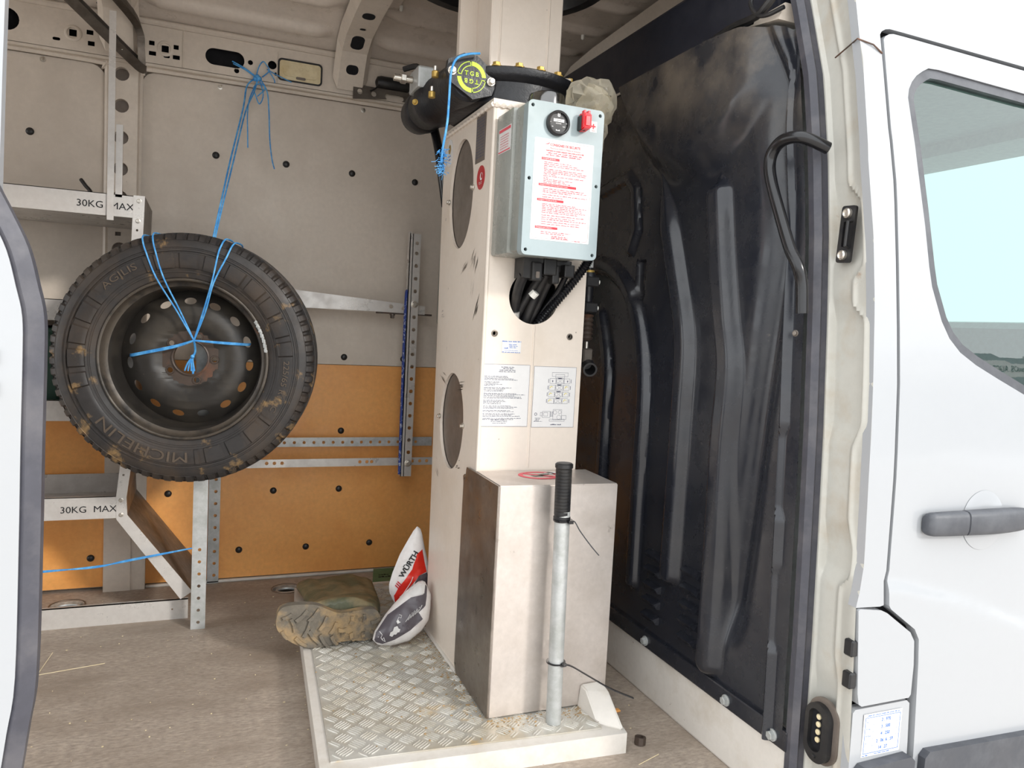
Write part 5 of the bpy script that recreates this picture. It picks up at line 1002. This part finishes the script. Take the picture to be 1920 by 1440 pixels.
# ---- striker, contact block and stickers on the pillar
sk2 = thing('lock_striker', (1.18, 1.19, 1.22), 'black door lock striker bolted on the dirty white pillar', 'striker')
def jf(z, off=.0): y = ys(z) - .073; return Vector((1.183 + off, y, z))
bm = bmesh.new(); fj = F((1.186, ys(1.22) - .073, 1.22), (0, -1, -.06), (0, -.06, 1)); plate(bm, rrect(0, 0, .036, .112, .006, 3), [rrect(0, 0, .018, .05, .003, 2)], .006, F(fj.o + Vector((-.004, 0, 0)), fj.u, fj.v)); fin('striker_plate', bm, 'black', sk2)
plate_o('striker_recess', rrect(0, 0, .020, .052, .003, 2), [], .002, F(fj.o + Vector((.003, 0, 0)), fj.u, fj.v), 'cavity', sk2)
for s in (-.041, .041): lathe_o('bolt', [(.010, 0), (.010, .006), (.007, .008), (.005, .005), (.001, .005)], fj(0, s, .004), fj.n, 'bolt', sk2, 18)
bm = bmesh.new(); sweep(bm, [fj(.012, .026, .004), fj(.012, .024, .014), fj(.012, -.024, .014), fj(.012, -.026, .004)], .0035, 8); fin('striker_bar', bm, 'black', sk2)
cbk = thing('contact_block', (1.185, 1.145, .21), 'oval black contact block with brass pins low on the pillar', 'connector')
fo_ = F((1.186, ys(.215) - .066, .215), (0, -1, 0), (0, 0, 1))
bm = bmesh.new(); plate(bm, rrect(0, 0, .064, .122, .031, 8), [rrect(-.004, .004, .036, .088, .017, 8)], .022, F(fo_.o + Vector((-.014, 0, 0)), fo_.u, fo_.v)); fin('oval_housing', bm, 'black', cbk, True)
plate_o('oval_flange', rrect(.004, .004, .078, .136, .037, 8), [], .006, F(fo_.o + Vector((-.002, 0, 0)), fo_.u, fo_.v), 'cover', cbk); plate_o('contact_well', rrect(-.004, .004, .038, .090, .018, 8), [], .002, F(fo_.o + Vector((-.004, 0, 0)), fo_.u, fo_.v), 'cavity', cbk)
for z in (.032, .016, 0, -.016): lathe_o('contact_pin', [(.0058, 0), (.0058, .003), (.004, .0045), (.001, .0045)], fo_(-.002, z, .005), fo_.n, 'lamp', cbk, 12)
bolt_o(fo_(-.001, -.049, .014), fo_.n, .004, .003, cbk, 'black')
fs2 = F((0, yo(.24) - .0015, 0), (1, 0, 0), (0, 0, 1)); ws_ = tag(plate_o('weight_sticker', rect(1.216, .197, 1.317, .284), [], .0008, fs2, 'paper'), 'blue printed weight plate sticker below the fuel flap', 'sticker')
frame(ws_, 1.220, .203, 1.313, .277, 'blueink', .0012, fs2)
for i, (a, b) in enumerate((('PV :', '2 . 970'), ('PTAC', '3 . 500'), ('PTRA', '4 . 250'), ('lo :', '2 . 06  6 . 59'), ('S :', '14 . 27'))):
    z = .265 - .0142 * i; text(a, .0055, fs2, 1.2235, z, 'blueink', ws_, .0005); text(b, .0098, fs2, 1.275 - (.004 if i == 4 else 0), z, 'blueink', ws_, .0005, 'CENTER', .9, .0002)
bm = bmesh.new()
for i in range(4): z = .2605 - .0142 * i; plate(bm, rect(1.221, z, 1.312, z + .0004), [], 0, fs2, warp=lambda a, b: .0004)
plate(bm, rect(1.242, .204, 1.2424, .276), [], 0, fs2, warp=lambda a, b: .0004); plate(bm, rect(1.304, .204, 1.3044, .276), [], 0, fs2, warp=lambda a, b: .0004); fin('table_lines', bm, 'blueink', ws_)
fineprint(fs2, [(1.218, 1.234, .1985, .0022, 0), (1.250, 1.290, .1995, .0022, 0), (1.225, 1.31, .2795, .0022, 0)], 'blueink', ws_, .0004)
fg_ = F((0, yo(1.02) + .0115, 0), (1, 0, 0), (0, .06, 1)); gm = fineprint(fg_, [(1.405, 1.432, 1.070, .004, 0), (1.405, 1.430, 1.062, .0025, 0), (1.405, 1.430, 1.056, .0025, 0), (1.405, 1.430, 1.050, .0025, 0)], 'greyink', wn, 0)
# ---- litter on the floor and grit on the plate
for pts in (((-.374, 2.474), (-.388, 2.333), (-.39, 2.04)), ((-.388, 2.328), (-.229, 2.36)), ((.97, 1.47), (1.04, 1.495))):
    bm = bmesh.new(); sweep(bm, [(x, y, .0004) for x, y in pts], .0011, 4); fin('floor_scratch', bm, 'lamp', fl)
tag(box_o('wood_splinter', (1.02, 1.70, .0), (1.055, 1.715, .006), 'orange', None, .002), 'orange wood splinter on the floor beside the bulkhead sill', 'splinter')
bm = bmesh.new(); lathe(bm, [(.014, 0), (.014, .018), (.008, .018), (.008, .004)], (1.02, 1.548, .0), (.1, .1, 1), 8, False); tag(fin('loose_nut', bm, 'hub', None), 'rusty loose nut on the floor right of the platform corner', 'nut')
bm = bmesh.new(); rg = random.Random(3)
def crumb(x, y, z, s):
    r_ = bmesh.ops.create_icosphere(bm, subdivisions=1, radius=1)
    sx, sy, sz = s * rg.uniform(.6, 1.5), s * rg.uniform(.6, 1.5), s * rg.uniform(.3, .6)
    for v in r_['verts']: v.co = Vector((x + v.co.x * sx, y + v.co.y * sy, z + v.co.z * sz))
for k in range(420):
    t = rg.random(); c = rg.choice((0, 0, 1, 1, 2))
    if c == 0: x, y = .668 - abs(rg.gauss(0, .035)), 2.22 - t * .55
    elif c == 1: x, y = .66 + t * .26, 1.664 - abs(rg.gauss(0, .025))
    else: x, y = .55 + rg.gauss(0, .12), 1.85 + rg.gauss(0, .15)
    if inpoly(x, y, PT): crumb(x, y, .0545, rg.uniform(.0012, .0034))
tag(fin('dry_grit', bm, 'mudd', None), 'dry mud grit scattered over the tread plate around the aluminium box', 'grit', None, 'stuff')
bm = bmesh.new()
for k in range(260):
    x, y = rg.uniform(-.35, 1.1), rg.uniform(1.25, 2.9)
    if not inpoly(x, y, PO): crumb(x, y, .001, rg.uniform(.0008, .0026))
tag(fin('floor_crumbs', bm, 'lamp', None), 'pale crumbs and specks of dirt scattered over the brown plywood floor', 'crumbs', None, 'stuff')
# ---- banner in the yard, mirrored by the cab window
bn = thing('yard_banner', (10.6, -4.9, -.62), 'long grey auction banner on posts in the yard, seen mirrored in the cab window', 'banner')
box_o('banner_panel', (7.5, -4.92, .2), (14, -4.90, 1.75), 'signw', bn); box_o('banner_strip', (7.5, -4.90, 1.44), (14, -4.895, 1.66), 'paper', bn)
for x in (7.6, 10.7, 13.9): box_o('post', (x - .04, -5.0, -.62), (x + .04, -4.92, 1.8), 'galv', bn)
text('RITCHIE BROS. AUCTIONEERS', .118, F((0, -4.89, 0), (-1, 0, 0), (0, 0, 1)), -10.20, 1.51, 'black', bn, .004, 'CENTER', 1.0)
flush_text()
